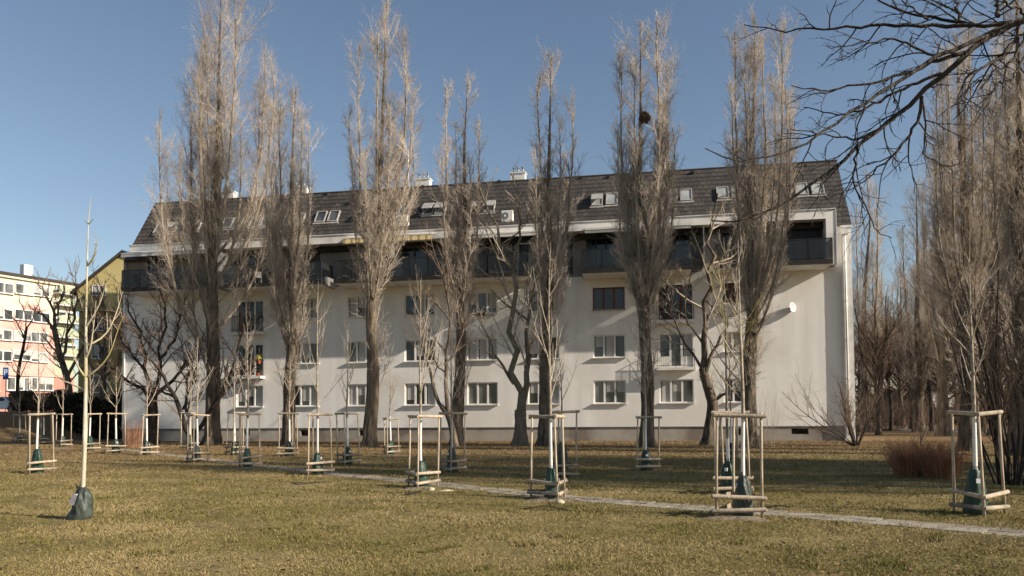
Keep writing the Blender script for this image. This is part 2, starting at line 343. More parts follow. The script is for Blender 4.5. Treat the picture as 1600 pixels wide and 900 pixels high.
def poplar(label, bx, Y, leaders, tr, seed, dens=1.0, low=1.0, group='tall poplars standing in front of the white block', epi=1.0, mats=('bark', 'twig_tan', 'twig_brown')):
    """leaders: (px, py of the tip, py where it leaves the trunk, half width px)"""
    rs = np.random.RandomState(seed)
    base = P(bx, 650, Y); base.z = 0
    root = empty('poplar_tree', base, 0, label, 'tree', group)
    m = Y / 1200; b = np.array(base)
    def W(px, py): return np.array(P(px, py, Y)) - b
    tip = W(leaders[0][0], leaders[0][1])
    Ls, Rl, Lr, Ll = [], [], [], []
    tk = [np.array([0, 0, -.15]), np.array([0, 0, .6])]
    lean = tip[0] * .5
    for f in (.15, .3, .45, .6, .8, 1.0):
        tk.append(np.array([tip[0] * (1 - (1 - f) ** 1.6) * f ** .3, rs.normal() * .12, tip[2] * f]) + np.array([rs.normal() * .12, 0, 0]) * (f < .95))
    tkr = [tr, tr * .92, tr * .80, tr * .60, tr * .40, tr * .26, tr * .13, .015]
    tkr = [q * .92 for q in tkr]; Vt, Qt, TC, TR = trunk_mesh('trunk', tk, tkr, mats[0], root, rs, 18, 40, 1.0, .13)
    npmesh('trunk', Vt, Qt, mats[0], root, True)
    def ontrunk(z): i = np.argmin(np.abs(TC[:, 2] - z)); return TC[i].copy(), TR[i]
    big = []
    xs_ = [l[0] for l in leaders]; extra = []
    for q in range(11):
        l = leaders[rs.randint(1, len(leaders))]; extra.append((rs.uniform(min(xs_), max(xs_)) * .75 + leaders[0][0] * .25, l[1] + rs.uniform(30, 210), l[2] + rs.uniform(-20, 40), l[3]))
    for k, (px, py, sy, hw) in enumerate(list(leaders) + extra):
        hw = hw * 1.3; E = W(px, py); zs = W(bx, sy)[2]; S, rr = ontrunk(zs)
        if k: E[1] += rs.uniform(-1, 1) * (max(abs(E[0] - S[0]), .5) * .8 + (1.0 if k >= len(leaders) else 0))
        L = leader_pts(S, E, rs) if k else resample(TC[np.argmin(np.abs(TC[:, 2] - zs)):], 12)
        ln = E[2] - zs; r0 = min(rr * .34, (.0058 if k < len(leaders) else .0036) * ln + .008) if k else rr
        R = r0 * (1 - .88 * np.linspace(0, 1, 12)) + .008
        Ls.append(L); Rl.append(R); Lr.append(hw * m); Ll.append(ln)
        if k: big.append((L, R))
    sets = [(np.stack([a for a, _ in big]), np.stack([r for _, r in big]), 7, 2)] if big else []
    b1s, r1s = [], []
    for k_, (L, R, hw, ln) in enumerate(zip(Ls, Rl, Lr, Ll)):
        n = int(max(12, ln * 3.9 * dens))
        pf = lambda t, h=hw, l=ln: np.clip(np.minimum(np.minimum(h * 3.1, (1.05 - t) * l * .9), .7 + t * l * .45), .6, 9) * (.75 + .25 * np.sin(t * 17 + h * 9))
        C, Rr = spawn(rs, L[None], R[None], n, .07 if k_ else .02, .985, 26, 10, 1, 0, 6, .013, .08, .06, .75, prof=pf, rmul=.6)
        b1s.append(C); r1s.append(Rr)
    # straight shoots up the lower trunk
    ne = int(34 * low); zt = np.array([(TC[TC[:, 2] < max(Ll) * .0 + TC[-1, 2] * .62])])
    if ne:
        Tz = zt[0][3:]; Rz = TR[3:3 + len(Tz)]
        C, Rr = spawn(rs, Tz[None], Rz[None], ne, .04, 1, 32, 12, 2.6 * epi, .2, 6, .020, .3, .07, .75, rmul=.5); b1s.append(C); r1s.append(Rr)
    B1, R1 = np.concatenate(b1s), np.concatenate(r1s)
    B2, R2 = spawn(rs, B1, R1, 10, .10, .98, 34, 12, .44, .3, 4, .0066, .09, .09, .5, rel=True)
    B3, R3 = spawn(rs, B2, R2, 8, .08, .98, 46, 14, .46, .25, 2, .0046, .10, .1, .3, rel=True)
    sets += [(B1, R1, 4, 1), (B2, R2, 3, 1), (B3, R3, 3, 1)]
    tubes('crown', sets, [mats[0], mats[1], 'bark_stem'], root)
    return root

def limb_tree(name, label, cat, Y, bx, trunk, tr, limbs, seed, mats=('bark_pale', 'twig_pale'), n1=9, L1=.5, n2=7, L2=.45, n3=4, L3=.4, up=.05, ang=42, wob=.13, base=None, group=None, r1=.03, r2=.012, r3=.007, flare=1.0, dz=.5, twz=None):
    """trunk and limbs are pixel polylines at depth Y; limb = (pts, radius_m)"""
    rs = np.random.RandomState(seed)
    if base is None: base = P(bx, 650, Y); base.z = 0
    b = np.array(base); root = empty(name, base, 0, label, cat, group)
    def W(p, dy=0): return np.array(P(p[0], p[1], Y + dy)) - b
    tp = [W(p) for p in trunk]; tp[0][2] = -.1; tp[0][1] = tp[0][0] * 0
    Vt, Qt, TC, TR = trunk_mesh('trunk', tp, tr, mats[0], root, rs, 12, 18, flare)
    npmesh('trunk', Vt, Qt, mats[0], root, True)
    LP, LR = [TC[-12:]], [TR[-12:]]; LP[0] = resample(LP[0], 12)
    ex = []
    for pts, r in limbs:
        g = rs.uniform(-dz, dz) * 2
        q = [W(p, g * (i / max(1, len(pts) - 1))) for i, p in enumerate(pts)]
        C = resample(q, 12); C[1:] += rs.normal(size=(11, 3)) * .012 * np.linalg.norm(C[-1] - C[0])
        R = r * (1 - .8 * np.linspace(0, 1, 12)); LP.append(C); LR.append(R); ex.append((C, R))
    LPa, LRa = np.stack(LP), np.stack(LR)
    sets = [(LPa[1:], LRa[1:], 8, 0)] if ex else []
    B1, R1 = spawn(rs, LPa, LRa, n1, .2, .98, ang, 12, L1, .5, 6, r1, up, wob, .75, rel=True)
    B2, R2 = spawn(rs, B1, R1, n2, .12, .98, ang, 14, L2, .4, 5, r2, up, wob, .65, rel=True)
    B3, R3 = spawn(rs, B2, R2, n3, .1, .95, ang, 14, L3, .3, 4, r3, up, wob, .5, rel=True)
    sets += [(B1, R1, 5, 1), (B2, R2, 3, 1), (B3, R3, 3, 1)]
    tubes('crown', sets, [mats[0], mats[1]], root)
    return root

# ================================================================== GROUND
def hgt(X, Y):
    s = lambda v: np.clip(v, 0, 1) ** 2 * (3 - 2 * np.clip(v, 0, 1))
    return 2.1 * s((Y - 53.2) / 5.5) * s((-X - 30) / 5)
def ground():
    xs = np.unique(np.r_[-1600, -900, -500, -300, -200, np.arange(-140, 141, 3.), np.arange(-45, -27, 1.), 200, 300, 500, 900, 1600])
    ys = np.unique(np.r_[-900, -400, -150, -60, np.arange(-30, 160, 3.), np.arange(52, 62, 1.), 220, 320, 500, 900, 2000])
    X, Y = np.meshgrid(xs, ys); Z = hgt(X, Y); V = np.stack([X, Y, Z], -1).reshape(-1, 3)
    nx = len(xs); i, j = np.meshgrid(np.arange(nx - 1), np.arange(len(ys) - 1)); a = (j * nx + i).ravel()
    o = npmesh('ground', V, np.stack([a, a + 1, a + nx + 1, a + nx], 1), 'lawn', None, True); tag(o, None, None, kind='structure')
ground()

def ribbon(name, pts, w, mat, z, seams=None):
    C = resample([G(*p) for p in pts], 60); T = nrm(np.gradient(C, axis=0)); Nn = np.stack([-T[:, 1], T[:, 0], np.zeros(len(T))], 1)
    rs = np.random.RandomState(3)
    V = np.concatenate([C - Nn * w / 2 * (1 + rs.uniform(-.1, .1, (60, 1))), C + Nn * w / 2 * (1 + rs.uniform(-.1, .1, (60, 1)))]); V[:, 2] = z
    a = np.arange(59); o = npmesh(name, V, np.stack([a, a + 1, a + 61, a + 60], 1), mat); return tag(o, None, None, kind='structure'), C
def path():
    # concrete slabs laid in two rows with open joints
    ctr = resample([G(*p) for p in [(2100, 885), (1780, 848), (1600, 834), (1400, 817), (1200, 801), (1050, 791), (900, 779), (760, 765), (640, 752), (520, 740), (400, 727), (300, 715), (200, 703), (130, 699)]], 400)
    rs = random.Random(5); mb = MB(); w = .36
    d = np.r_[0, np.cumsum(np.linalg.norm(np.diff(ctr, axis=0), axis=1))]; s = 0
    while s < d[-1] - .6:
        L = .5
        p = [np.array([np.interp(s + q, d, ctr[:, i]) for i in range(3)]) for q in (0.008, L - .008)]
        t = nrm(p[1] - p[0]); nn = np.array([-t[1], t[0], 0])
        for side in (-1, 1):
            a, b = (0.008, w) if side > 0 else (-w, -.008)
            z = .008 + rs.uniform(-.003, .005); tilt = rs.uniform(-.003, .003)
            q = [p[0] + nn * a, p[1] + nn * a, p[1] + nn * b, p[0] + nn * b]
            top = [(v[0], v[1], z + (tilt if k in (0, 3) else -tilt)) for k, v in enumerate(q)]; bot = [(v[0], v[1], -.05) for v in q]
            mb.add(top + bot, [(0, 1, 2, 3), (0, 4, 5, 1), (1, 5, 6, 2), (2, 6, 7, 3), (3, 7, 4, 0)])
        s += L
    o = mb.build('path', 'slab'); tag(o, None, None, kind='structure'); return ctr
path_ctr = path()
ribbon('gravel_path', [(1250, 674), (1390, 671), (1520, 674), (1700, 678)], 7.0, 'asphalt', .008)
# road behind on the raised ground
mb = MB(); mb.quad((-140, 69, 2.112), (-33.5, 69, 2.112), (-33.5, 78, 2.112), (-140, 78, 2.112)); tag(mb.build('road', 'asphalt'), None, None, kind='structure')

def grass():
    rs = np.random.RandomState(11); n = 520000
    Y = 7.4 * (46 / 7.4) ** (rs.random(n) ** 1.25); X = (rs.random(n) - .5) * 2 * (.74 * Y + .6)
    keep = np.ones(n, bool)
    d = np.min(np.hypot(X[:, None] - path_ctr[None, ::8, 0], Y[:, None] - path_ctr[None, ::8, 1]), 1) if n < 1 else None
    # keep the slabs free
    px, py = path_ctr[::-1, 0], path_ctr[::-1, 1]
    o = np.argsort(px); yy = np.interp(X, px[o], py[o]); keep &= ~((np.abs(Y - yy) < .27) & (rs.random(n) < .90) & (X > px.min()))
    keep &= ~((Y > 46.2 - .1853 * X))
    bare = (np.sin(X * 1.9 + 2.2 * np.sin(Y * .8 + 1)) + np.sin(Y * 2.1 + 1.7 * np.sin(X * 1.3)) + .6 * np.sin(X * 6.1 + Y * 4.7)) > 1.35
    keep &= ~(bare & (rs.random(n) < .75))
    X, Y = X[keep], Y[keep]; n = len(X)
    f = np.sin(X * 1.1 + Y * .7) + np.sin(X * .37 - Y * 1.9 + 1) + np.sin(X * 2.7 + 2) * .5 + np.sin(Y * 3.1 + X * .6) * .6 + rs.normal(size=n) * 1.0
    sc = (.75 + .05 * Y)
    tus = (np.sin(X * 3.3 + 2 * np.sin(Y * 1.1)) * np.sin(Y * 2.9 + 2 * np.sin(X * 1.7)) + .5 * np.sin(X * 7.1) * np.sin(Y * 6.3)) > .93
    patch = .55 + .45 * (np.sin(X * 2.3 + Y * 1.3) + np.sin(X * 5.1 - Y * 3.7) > .4) + 1.1 * tus
    f = f - 2.2 * tus
    h = rs.uniform(.012, .034, n) * sc * patch; w = rs.uniform(.0028, .0055, n) * sc; a = rs.uniform(0, np.pi * 2, n); le = rs.uniform(.3, 1.6, n) * h; la = rs.uniform(0, np.pi * 2, n)
    ca, sa = np.cos(a) * w, np.sin(a) * w; z0 = np.zeros(n) - .002
    V = np.stack([np.stack([X - ca, Y - sa, z0], 1), np.stack([X + ca, Y + sa, z0], 1), np.stack([X + np.cos(la) * le, Y + np.sin(la) * le, h], 1)], 1)
    mi = np.where(f > 1.0, 2, np.where(f > -.7, 1, 0)); mi = np.where(rs.random(n) < .2, rs.randint(0, 3, n), mi); mi = np.where(rs.random(n) < np.clip((Y - 17) / 22, 0, .75), 3, mi)
    o = npmesh('grass', V, np.arange(n * 3), ['blade_green', 'blade_olive', 'blade_straw', 'blade_brown'], None, False, mi, 3)
    tag(o, 'short winter grass, olive and straw coloured', 'grass', kind='stuff')
    n = 16000; Y = np.concatenate([rs.uniform(8, 26, n // 4), rs.uniform(22, 44, n - n // 4)]); X = (rs.random(n) - .5) * 1.5 * Y
    k = Y < 46.0 - .1853 * X; X, Y = X[k], Y[k]; n = len(X)
    s = rs.uniform(.02, .045, n) * (.7 + .02 * Y); a = rs.uniform(0, 6.28, n)
    V = []
    for q in range(4):
        V.append(np.stack([X + np.cos(a + q * 1.57) * s * (1 if q % 2 else .6), Y + np.sin(a + q * 1.57) * s * (1 if q % 2 else .6), .012 + rs.uniform(0, .035, n)], 1))
    o = npmesh('fallen_leaves', np.stack(V, 1), np.arange(n * 4), ['leaf_litter'], None)
    tag(o, 'dry brown leaves scattered on the lawn and under the poplars', 'fallen leaves', kind='stuff')
grass()

# ================================================================== WHITE BLOCK
bld = empty('apartment_building', A0, -BA, 'long white four storey block with steep dark tiled attic roof behind the poplars', 'building')
LEN = 46.49; SMAIN = 45.93; DEP = 10.5
SILL = [2.22, 4.97, 7.86]; HEAD = [3.6, 6.33, 9.2]
COLS = [(8.42, 10.3), (12.27, 14.17), (16.13, 17.94), (19.94, 21.93), (23.99, 25.9), (27.8, 29.72), (31.79, 33.7), (35.68, 37.63), (39.37, 40.42)]
openings = {}
for ci, (a, b) in enumerate(COLS):
    for r in range(3):
        z0, z1 = SILL[r], HEAD[r]
        if ci == 0 and r > 0: z0 = (0, 4.25, 7.12)[r]
        if ci == 7 and r > 0: z0 = (0, 4.33, 7.12)[r]
        if ci == 8 and r > 0: z0 = z0 + .2
        openings[(ci, r)] = (a, b, z0, z1)
cells = [(.83, 9.75, 0, SMAIN)]
def wall_with_holes(s0, s1, z0, z1, holes, y, depth, mat, revm, name, parent):
    S = sorted({s0, s1, *[h[0] for h in holes], *[h[1] for h in holes]}); Z = sorted({z0, z1, *[h[2] for h in holes], *[h[3] for h in holes]})
    mb = MB()
    for i in range(len(S) - 1):
        for j in range(len(Z) - 1):
            cx, cz = (S[i] + S[i + 1]) / 2, (Z[j] + Z[j + 1]) / 2
            if any(h[0] < cx < h[1] and h[2] < cz < h[3] for h in holes): continue
            mb.quad((S[i], y, Z[j]), (S[i + 1], y, Z[j]), (S[i + 1], y, Z[j + 1]), (S[i], y, Z[j + 1]))
    for a, b, c, d in holes:
        mb.quad((a, y, c), (a, y, d), (a, y + depth, d), (a, y + depth, c), 1); mb.quad((b, y, c), (b, y + depth, c), (b, y + depth, d), (b, y, d), 1)
        mb.quad((a, y, d), (b, y, d), (b, y + depth, d), (a, y + depth, d), 1); mb.quad((a, y, c), (a, y + depth, c), (b, y + depth, c), (b, y, c), 1)
    me = bpy.data.meshes.new(name); me.from_pydata(mb.v, [], mb.f); me.materials.append(MATS[mat]); me.materials.append(MATS[revm])
    for p, m in zip(me.polygons, mb.m): p.material_index = m
    return link(bpy.data.objects.new(name, me), parent)
front = wall_with_holes(0, SMAIN, .83, 9.9, list(openings.values()), 0, .16, 'plaster', 'reveal', 'wall', bld)
# ends and back as closed box behind the front sheet; gable profile
mb = MB()
mb.quad((0, 0, .83), (0, 0, 12.3), (0, DEP, 12.3), (0, DEP, .83)); mb.quad((LEN, 0.02, 0), (LEN, DEP, 0), (LEN, DEP, 12.2), (LEN, 0.02, 12.2))
mb.quad((0, DEP, 0), (0, DEP, 12.3), (LEN, DEP, 12.3), (LEN, DEP, 0))
for s in (0.0, LEN): mb.add([(s, 0.02, 12.2), (s, 3.2, 16.9), (s, DEP - 3.2, 16.9), (s, DEP, 12.2)], [(0, 1, 2, 3)])
mb.quad((0, .45, .83), (LEN, .45, .83), (LEN, .45, 12.3), (0, .45, 12.3))
mb.build('end_wall', 'plaster', bld)
mb = MB(); mb.box(SMAIN, LEN - .003, -.12, .4, 0, 12.12); mb.box(SMAIN - .03, LEN + .08, -.17, .45, 12.12, 12.235)
mb.build('corner_pier', 'white_paint', bld)
bw = [(1.6, 2.1, .3, .62), (8.9, 9.35, .34, .72), (12.9, 13.5, .3, .72), (16.9, 17.4, .3, .7), (39.9, 40.3, .3, .72), (44.0 - .95, 44.0, .34, .72)]
wall_with_holes(0, SMAIN, 0, .83, bw, .06, .12, 'plinth', 'plinth', 'plinth', bld)
mb = MB(); mb.box(0, SMAIN, 0, .06, .80, .832); mb.build('plinth_trim', 'grey_metal', bld)
for a, b, c, d in bw:
    f = MB().box(a, b, .16, .2, c, d).build('basement_window', 'glass_dark', bld)
    m2 = MB(); m2.box(a, b, .11, .15, c, c + .03).box(a, b, .11, .15, d - .03, d).box(a, a + .03, .11, .15, c + .03, d - .03).box(b - .03, b, .11, .15, c + .03, d - .03); m2.build('frame', 'grey_metal', f)

rr = random.Random(8)
def window(a, b, z0, z1, y, parent, fm, gm, parts, cur=0, sill=True, label=None, sillm='white_paint', fw=.07):
    g = MB().box(a + .02, b - .02, y + .035, y + .05, z0 + .02, z1 - .02)
    o = g.build('window', gm, parent)
    if label: o['label'] = label
    m = MB(); y0, y1 = y - .02, y + .03
    m.box(a, b, y0, y1, z0, z0 + fw); m.box(a, b, y0, y1, z1 - fw, z1); m.box(a, a + fw, y0, y1, z0 + fw, z1 - fw); m.box(b - fw, b, y0, y1, z0 + fw, z1 - fw)
    for i in range(1, parts):
        s = a + (b - a) * i / parts; m.box(s - fw * .8, s + fw * .8, y0 - .006, y1, z0 + fw, z1 - fw)
    m.build('window_frame', fm, o)
    if cur:
        w = (b - a - .15) / parts
        for i in range(parts):
            if rr.random() < cur:
                k = a + .08 + i * (b - a) / parts; q = rr.choice((0, .25, .55)); MB().box(k + .06, k + w - .1, y + .028, y + .034, z0 + fw + q * (z1 - z0) * .8, z1 - fw).build('curtain', 'curtain', o)
    if sill:
        MB().box(a - .06, b + .06, y - .24, y - .001, z0 - .045, z0 + .004).build('window_sill', sillm, o)
    return o
for (ci, r), (a, b, z0, z1) in openings.items():
    gm = ['glass_dark', 'glass_grey', 'glass_curtain', 'glass_dark'][rr.randrange(4)]
    if r == 0 and ci in (4, 7): gm = 'glass_curtain'
    if r == 1 and ci in (5, 6): gm = 'glass_grey'
    fm = 'white_paint'; lab = None; y = .1
    if r == 2 and ci in (6, 7, 8): fm = 'brown_frame'; gm = 'glass_warm'; lab = 'brown framed window of the third storey'
    door = (ci in (0, 7) and r > 0)
    if door and r < 3:
        zz = SILL[r]
        # side light at sill height each side, a door leaf in the middle down to the balcony
        o = window(a, b, z0, z1, y, bld, fm, gm, 3, .0 if fm != 'white_paint' else .3, False, lab)
        if fm == 'white_paint' and ci == 7:
            MB().box(a + .08, a + .6, y - .03, y + .02, z0 + .07, zz).build('lower_panel', 'white_paint', o); MB().box(b - .6, b - .08, y - .03, y + .02, z0 + .07, zz).build('lower_panel', 'white_paint', o)
    else:
        window(a, b, z0, z1, y, bld, fm, gm, 3 if b - a > 1.2 else 2, .5 if fm == 'white_paint' else 0, True, lab, 'white_paint' if fm == 'white_paint' else 'grey_metal')
# small balconies with upright bars at the two balcony columns
for (ci, r) in ((0, 1), (0, 2), (7, 1), (7, 2)):
    a, b, z0, z1 = openings[(ci, r)]; dp = .55
    o = MB().box(a - .18, b + .12, -dp, -.002, z0 - .2, z0 - .04).build('balcony', 'white_paint', bld)
    m = MB(); zt = z0 + .98
    m.box(a - .13, b + .07, -dp + .02, -dp + .05, zt, zt + .035); m.box(a - .13, b + .07, -dp + .022, -dp + .045, z0 + .06, z0 + .085)
    for e in (a - .13, b + .045): m.box(e, e + .025, -dp + .05, -.01, zt, zt + .035)
    n = 17
    for i in range(n + 1):
        s = a - .12 + (b - a + .17) * i / n; m.box(s - .006, s + .006, -dp + .028, -dp + .04, z0 - .03, zt)
    for i in range(5):
        for e in (a - .12, b + .055): m.box(e - .006, e + .006, -dp + .1 + i * .1, -dp + .112 + i * .1, z0 - .03, zt)
    m.build('railing', 'dark_metal' , o)

# roof: stepped courses of tiles from the eaves to the ridge (56 degrees), flat deck behind, the same slope at the back
mb = MB(); NR = 15; z0, z1 = 12.24, 16.974; dz = (z1 - z0) / NR; dy = 3.2 / NR
prof = []
for i in range(NR):
    prof.append((-.05 + i * dy + .0, z0 + i * dz)); prof.append((-.05 + (i + 1) * dy + .03, z0 + (i + 1) * dz))
S0, S1 = .05, LEN + .06
rng = random.Random(2)
for k in range(len(prof) - 1):
    (ya, za), (yb, zb) = prof[k], prof[k + 1]
    mb.quad((S0, ya, za), (S1, ya, za), (S1, yb, zb), (S0, yb, zb))
yr = prof[-1][0]
mb.quad((S0, yr, 16.974), (S1, yr, 16.974), (S1, DEP - 3.2, 16.974), (S0, DEP - 3.2, 16.974)); mb.quad((S0, DEP - 3.2, 16.974), (S1, DEP - 3.2, 16.974), (S1, DEP + .1, 12.2), (S0, DEP + .1, 12.2))
for s in (S0, S1):
    mb.add([(s, -.05, 12.24), (s, yr, 16.974), (s, yr + .12, 16.90), (s, .12, 12.16)], [(0, 1, 2, 3)])
mb.quad((S0, -.05, 12.24), (S1, -.05, 12.24), (S1, .12, 12.16), (S0, .12, 12.16))
me = bpy.data.meshes.new('roof'); me.from_pydata(mb.v, [], mb.f); me.materials.append(MATS['roof_tiles']); roof = link(bpy.data.objects.new('roof', me), bld)
m = MB(); m.tube([(S0 - .02, yr + .02, 17.0), (S1 + .02, yr + .02, 17.0)], .075, 8); m.build('ridge_cap', 'roof_dark', roof)
def roofy(z): return -.05 + (z - z0) / (z1 - z0) * 3.2
# white fascia box with a lighter cap and the frame at the right end
m = MB(); FD = .6
m.box(.9, 45.56, -FD, .55, 12.56, 13.08)
m.box(45.04, 45.56, -FD, .1, 9.95, 12.56)
fas = m.build('fascia', 'fascia', bld)
m = MB(); m.box(.86, 45.6, -FD - .05, .6, 13.081, 13.13); m.box(45.561, 45.6, -FD - .03, .02, 9.95, 13.08); m.build('fascia_cap', 'white_paint', fas)
# attic wall, recessed, and its wide glass doors
gl = [(348, 375), (384, 432), (458, 500), (566, 600), (628, 686), (722, 764), (800, 826), (870, 895), (916, 962), (1008, 1078), (1128, 1165), (1222, 1289)]
holes = []
for x0, x1 in gl:
    s0_, s1_ = FA(x0, 400, -.3)[0], FA(x1, 400, -.3)[0]
    if x0 == 1222: s1_ = 45.0
    holes.append((s0_, s1_, 10.1, 12.3))
holes = [(1.6, 3.1, 10.1, 12.2), (5.2, 6.6, 10.1, 12.2)] + holes
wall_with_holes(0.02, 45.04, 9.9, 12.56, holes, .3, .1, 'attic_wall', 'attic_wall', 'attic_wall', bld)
MB().box(0.0, SMAIN, .001, .3, 9.88, 9.899).build('ledge', 'plaster', bld)
MB().box(45.561, SMAIN, -.001, .3, 9.9, 12.2).build('attic_corner_wall', 'plaster', bld)
for i, (a, b, c, d) in enumerate(holes):
    o = window(a, b, c, d, .36, bld, 'dark_metal', 'glass_dark' if i % 3 else 'glass_grey', 3 if b - a > 1.7 else 2, 0.12, False); o.name = 'balcony_door'
m = MB()
for k in range(26): m.box(42.9, 45.0, .30, .335, 10.2 + k * .085, 10.262 + k * .085)
m.build('blind', 'dark_metal', bld)
# long attic balconies
BD = 1.9
def fs(px): return FA(px, 420, BD)[0]
bal = [(190, 337, 1), (349, 502, 1), (521, 612, 0), (612, 826, 0), (908, 1082, 0), (1120, 1302, 0)]
for i, (x0, x1, t) in enumerate(bal):
    a, b = fs(x0), fs(x1); a = max(a, .1)
    o = MB().box(a, b, -BD, 0 - .002, 9.76, 10.03).build('attic_balcony', 'slab_edge', bld)
    MB().box(a + .04, b - .04, -BD + .04, -.004, 9.735, 9.758).build('balcony_soffit', 'white_paint', o)
    n = max(2, round((b - a) / 1.25)); w = (b - a) / n
    for k in range(n):
        MB().box(a + k * w + .03, a + (k + 1) * w - .03, -BD + .02, -BD + .032, 10.06, 11.15).build('glass_panel', 'rail_glass', o)
    for e in (a + .02, b - .03):
        MB().box(e, e + .012, -BD + .05, -.05, 10.06, 11.15).build('glass_panel', 'rail_glass', o)
    m = MB(); m.box(a, b, -BD, -BD + .05, 11.152, 11.19)
    for e in (a, b - .035): m.box(e, e + .035, -BD + .05, -.02, 11.152, 11.19)
    for k in range(n + 1):
        s = a + k * w; m.box(max(a, s - .018), min(b, s + .018), -BD + .001, -BD + .045, 10.031, 11.151)
    m.build('handrail', 'dark_metal', o)
# privacy screens / dividing walls and lit bracket
for px0 in (336, 608, 1100):
    s = fs(px0); MB().box(s, s + .05, -BD + .1, .29, 10.04, 12.2).build('divider', 'grey_metal', bld)
s0_, s1_ = FA(503, 440, .5)[0], FA(520, 440, .5)[0]
MB().box(s0_, s1_, -1.3, -.003, 9.78, 10.3).build('bracket', 'white_paint', bld)
# balcony things that can be seen: table and chairs
def chair(loc, rz, label):
    r = empty('balcony_chair', loc, rz, label, 'chair', 'furniture on the attic balconies'); r.parent = None
    MB().box(-.22, .22, -.22, .22, .42, .46).build('seat', 'white_paint', r); MB().box(-.22, .22, .19, .23, .47, .88).build('backrest', 'white_paint', r)
    for x in (-.2, .18):
        for y in (-.2, .18): MB().box(x, x + .025, y, y + .025, 0, .42).build('leg', 'white_paint', r)
def wl_(s, d, z): return A0 + EX * s - EY * d + Vector((0, 0, z))
chair(wl_(fs(392), 1.0, 10.03), .4, 'white garden chair on the second attic balcony from the left')
chair(wl_(fs(577), .9, 10.03), -.6, 'white garden chair behind the glass railing right of the lit bracket')
# awnings
def awning(x0, x1, d0, d1, z0_, z1_, mat, stripes=False, label=None):
    a, b = FA(x0, 400, d1)[0], FA(x1, 400, d1)[0]; m = MB()
    m.add([(a, -d0, z0_), (b, -d0, z0_), (b, -d1, z1_), (a, -d1, z1_), (a, -d0, z0_ - .02), (b, -d0, z0_ - .02), (b, -d1, z1_ - .03), (a, -d1, z1_ - .03)],
          [(0, 1, 2, 3), (4, 7, 6, 5), (0, 4, 5, 1), (1, 5, 6, 2), (3, 2, 6, 7), (0, 3, 7, 4)])
    m.box(a, b, -d1 - .03, -d1, z1_ - .07, z1_ + .02, 1)
    n = int((b - a) / .16); h = .2 if not stripes else .34
    for k in range(n):
        s = a + (b - a) * k / n; e = a + (b - a) * (k + 1) / n
        m.add([(s, -d1 - .012, z1_ - .07), (e, -d1 - .012, z1_ - .07), (e, -d1 - .012, z1_ - .07 - h * .8), ((s + e) / 2, -d1 - .02, z1_ - .07 - h), (s, -d1 - .012, z1_ - .07 - h * .8)], [(0, 1, 2, 3, 4)], (2 if (k % 3 == 0) else 3) if stripes else 0)
    o = m.build('awning', [mat, 'white_paint', 'stripe_dark', 'stripe_cream'], bld)
    if label: o['label'] = label
noise_mat('stripe_dark', (.42, .29, .10), (.5, .34, .14), 5, .9); noise_mat('stripe_cream', (.78, .63, .34), (.84, .7, .42), 5, .9)
awning(189, 335, .62, 1.35, 12.7, 12.42, 'awning_white', label='white awning')
awning(536, 676, .61, 1.2, 12.92, 12.74, 'awning_white', True, 'cream striped awning')
awning(722, 850, .61, .9, 12.7, 12.62, 'awning_white', label='rolled pale awning')
awning(914, 1080, .61, 1.25, 12.72, 12.5, 'awning_grey', label='grey awning')
# roof windows
def skylight(px, py, w=.72, hz=.86, open_=0, light=0):
    for q in range(5): z = FA(px, py, -roofy(zz) if q else -.9)[1]; zz = z
    s = FA(px, py, -roofy(zz))[0]; zb, zt = zz - hz / 2, zz + hz / 2; yb, yt = roofy(zb), roofy(zt)
    n = Vector((0, -(zt - zb), yt - yb)).normalized(); u = Vector((0, yt - yb, zt - zb)).normalized(); Ls = math.hypot(yt - yb, zt - zb); o0 = Vector((s, yb, zb))
    def pt(x, l, h): return o0 + Vector((x, 0, 0)) + u * l + n * h
    def slab(m, x0, x1, l0, l1, h0, h1, mi=0):
        m.add([pt(x0, l0, h0), pt(x1, l0, h0), pt(x1, l1, h0), pt(x0, l1, h0), pt(x0, l0, h1), pt(x1, l0, h1), pt(x1, l1, h1), pt(x0, l1, h1)],
              [(0, 3, 2, 1), (4, 5, 6, 7), (0, 1, 5, 4), (1, 2, 6, 5), (2, 3, 7, 6), (3, 0, 4, 7)], mi)
    m = MB(); f = .06; H = .13; h = w / 2
    slab(m, -h, h, 0, f, -.05, H); slab(m, -h, h, Ls - f, Ls, -.05, H); slab(m, -h, -h + f, f, Ls - f, -.05, H); slab(m, h - f, h, f, Ls - f, -.05, H)
    slab(m, -h - .08, h + .08, -.14, -.002, -.03, .06)
    o = m.build('roof_window', 'window_alu', roof)
    g = MB(); slab(g, -h + f, h - f, f, Ls - f, .05, .08); g.build('pane', 'glass_roof' if not light else 'glass_sky', o)
    if open_:
        g = MB(); c, sn = math.cos(.38), math.sin(.38)
        q = [pt(-h, f, H), pt(h, f, H)]
        def hp(x, l, d): return pt(x, Ls - f - (Ls - 2 * f - l) * c, H + (Ls - 2 * f - l) * sn + d)
        g.add([hp(-h + .02, 0, 0), hp(h - .02, 0, 0), hp(h - .02, Ls - 2 * f, .02), hp(-h + .02, Ls - 2 * f, .02), hp(-h + .02, 0, .05), hp(h - .02, 0, .05), hp(h - .02, Ls - 2 * f, .07), hp(-h + .02, Ls - 2 * f, .07)],
              [(0, 3, 2, 1), (4, 5, 6, 7), (0, 1, 5, 4), (1, 2, 6, 5), (2, 3, 7, 6), (3, 0, 4, 7)]); g.build('sash', 'window_alu', o)
noise_mat('window_alu', (.28, .27, .255), (.38, .37, .35), 4, .5)
glass('glass_sky', (.25, .27, .27), (.38, .4, .4), .1, .6)
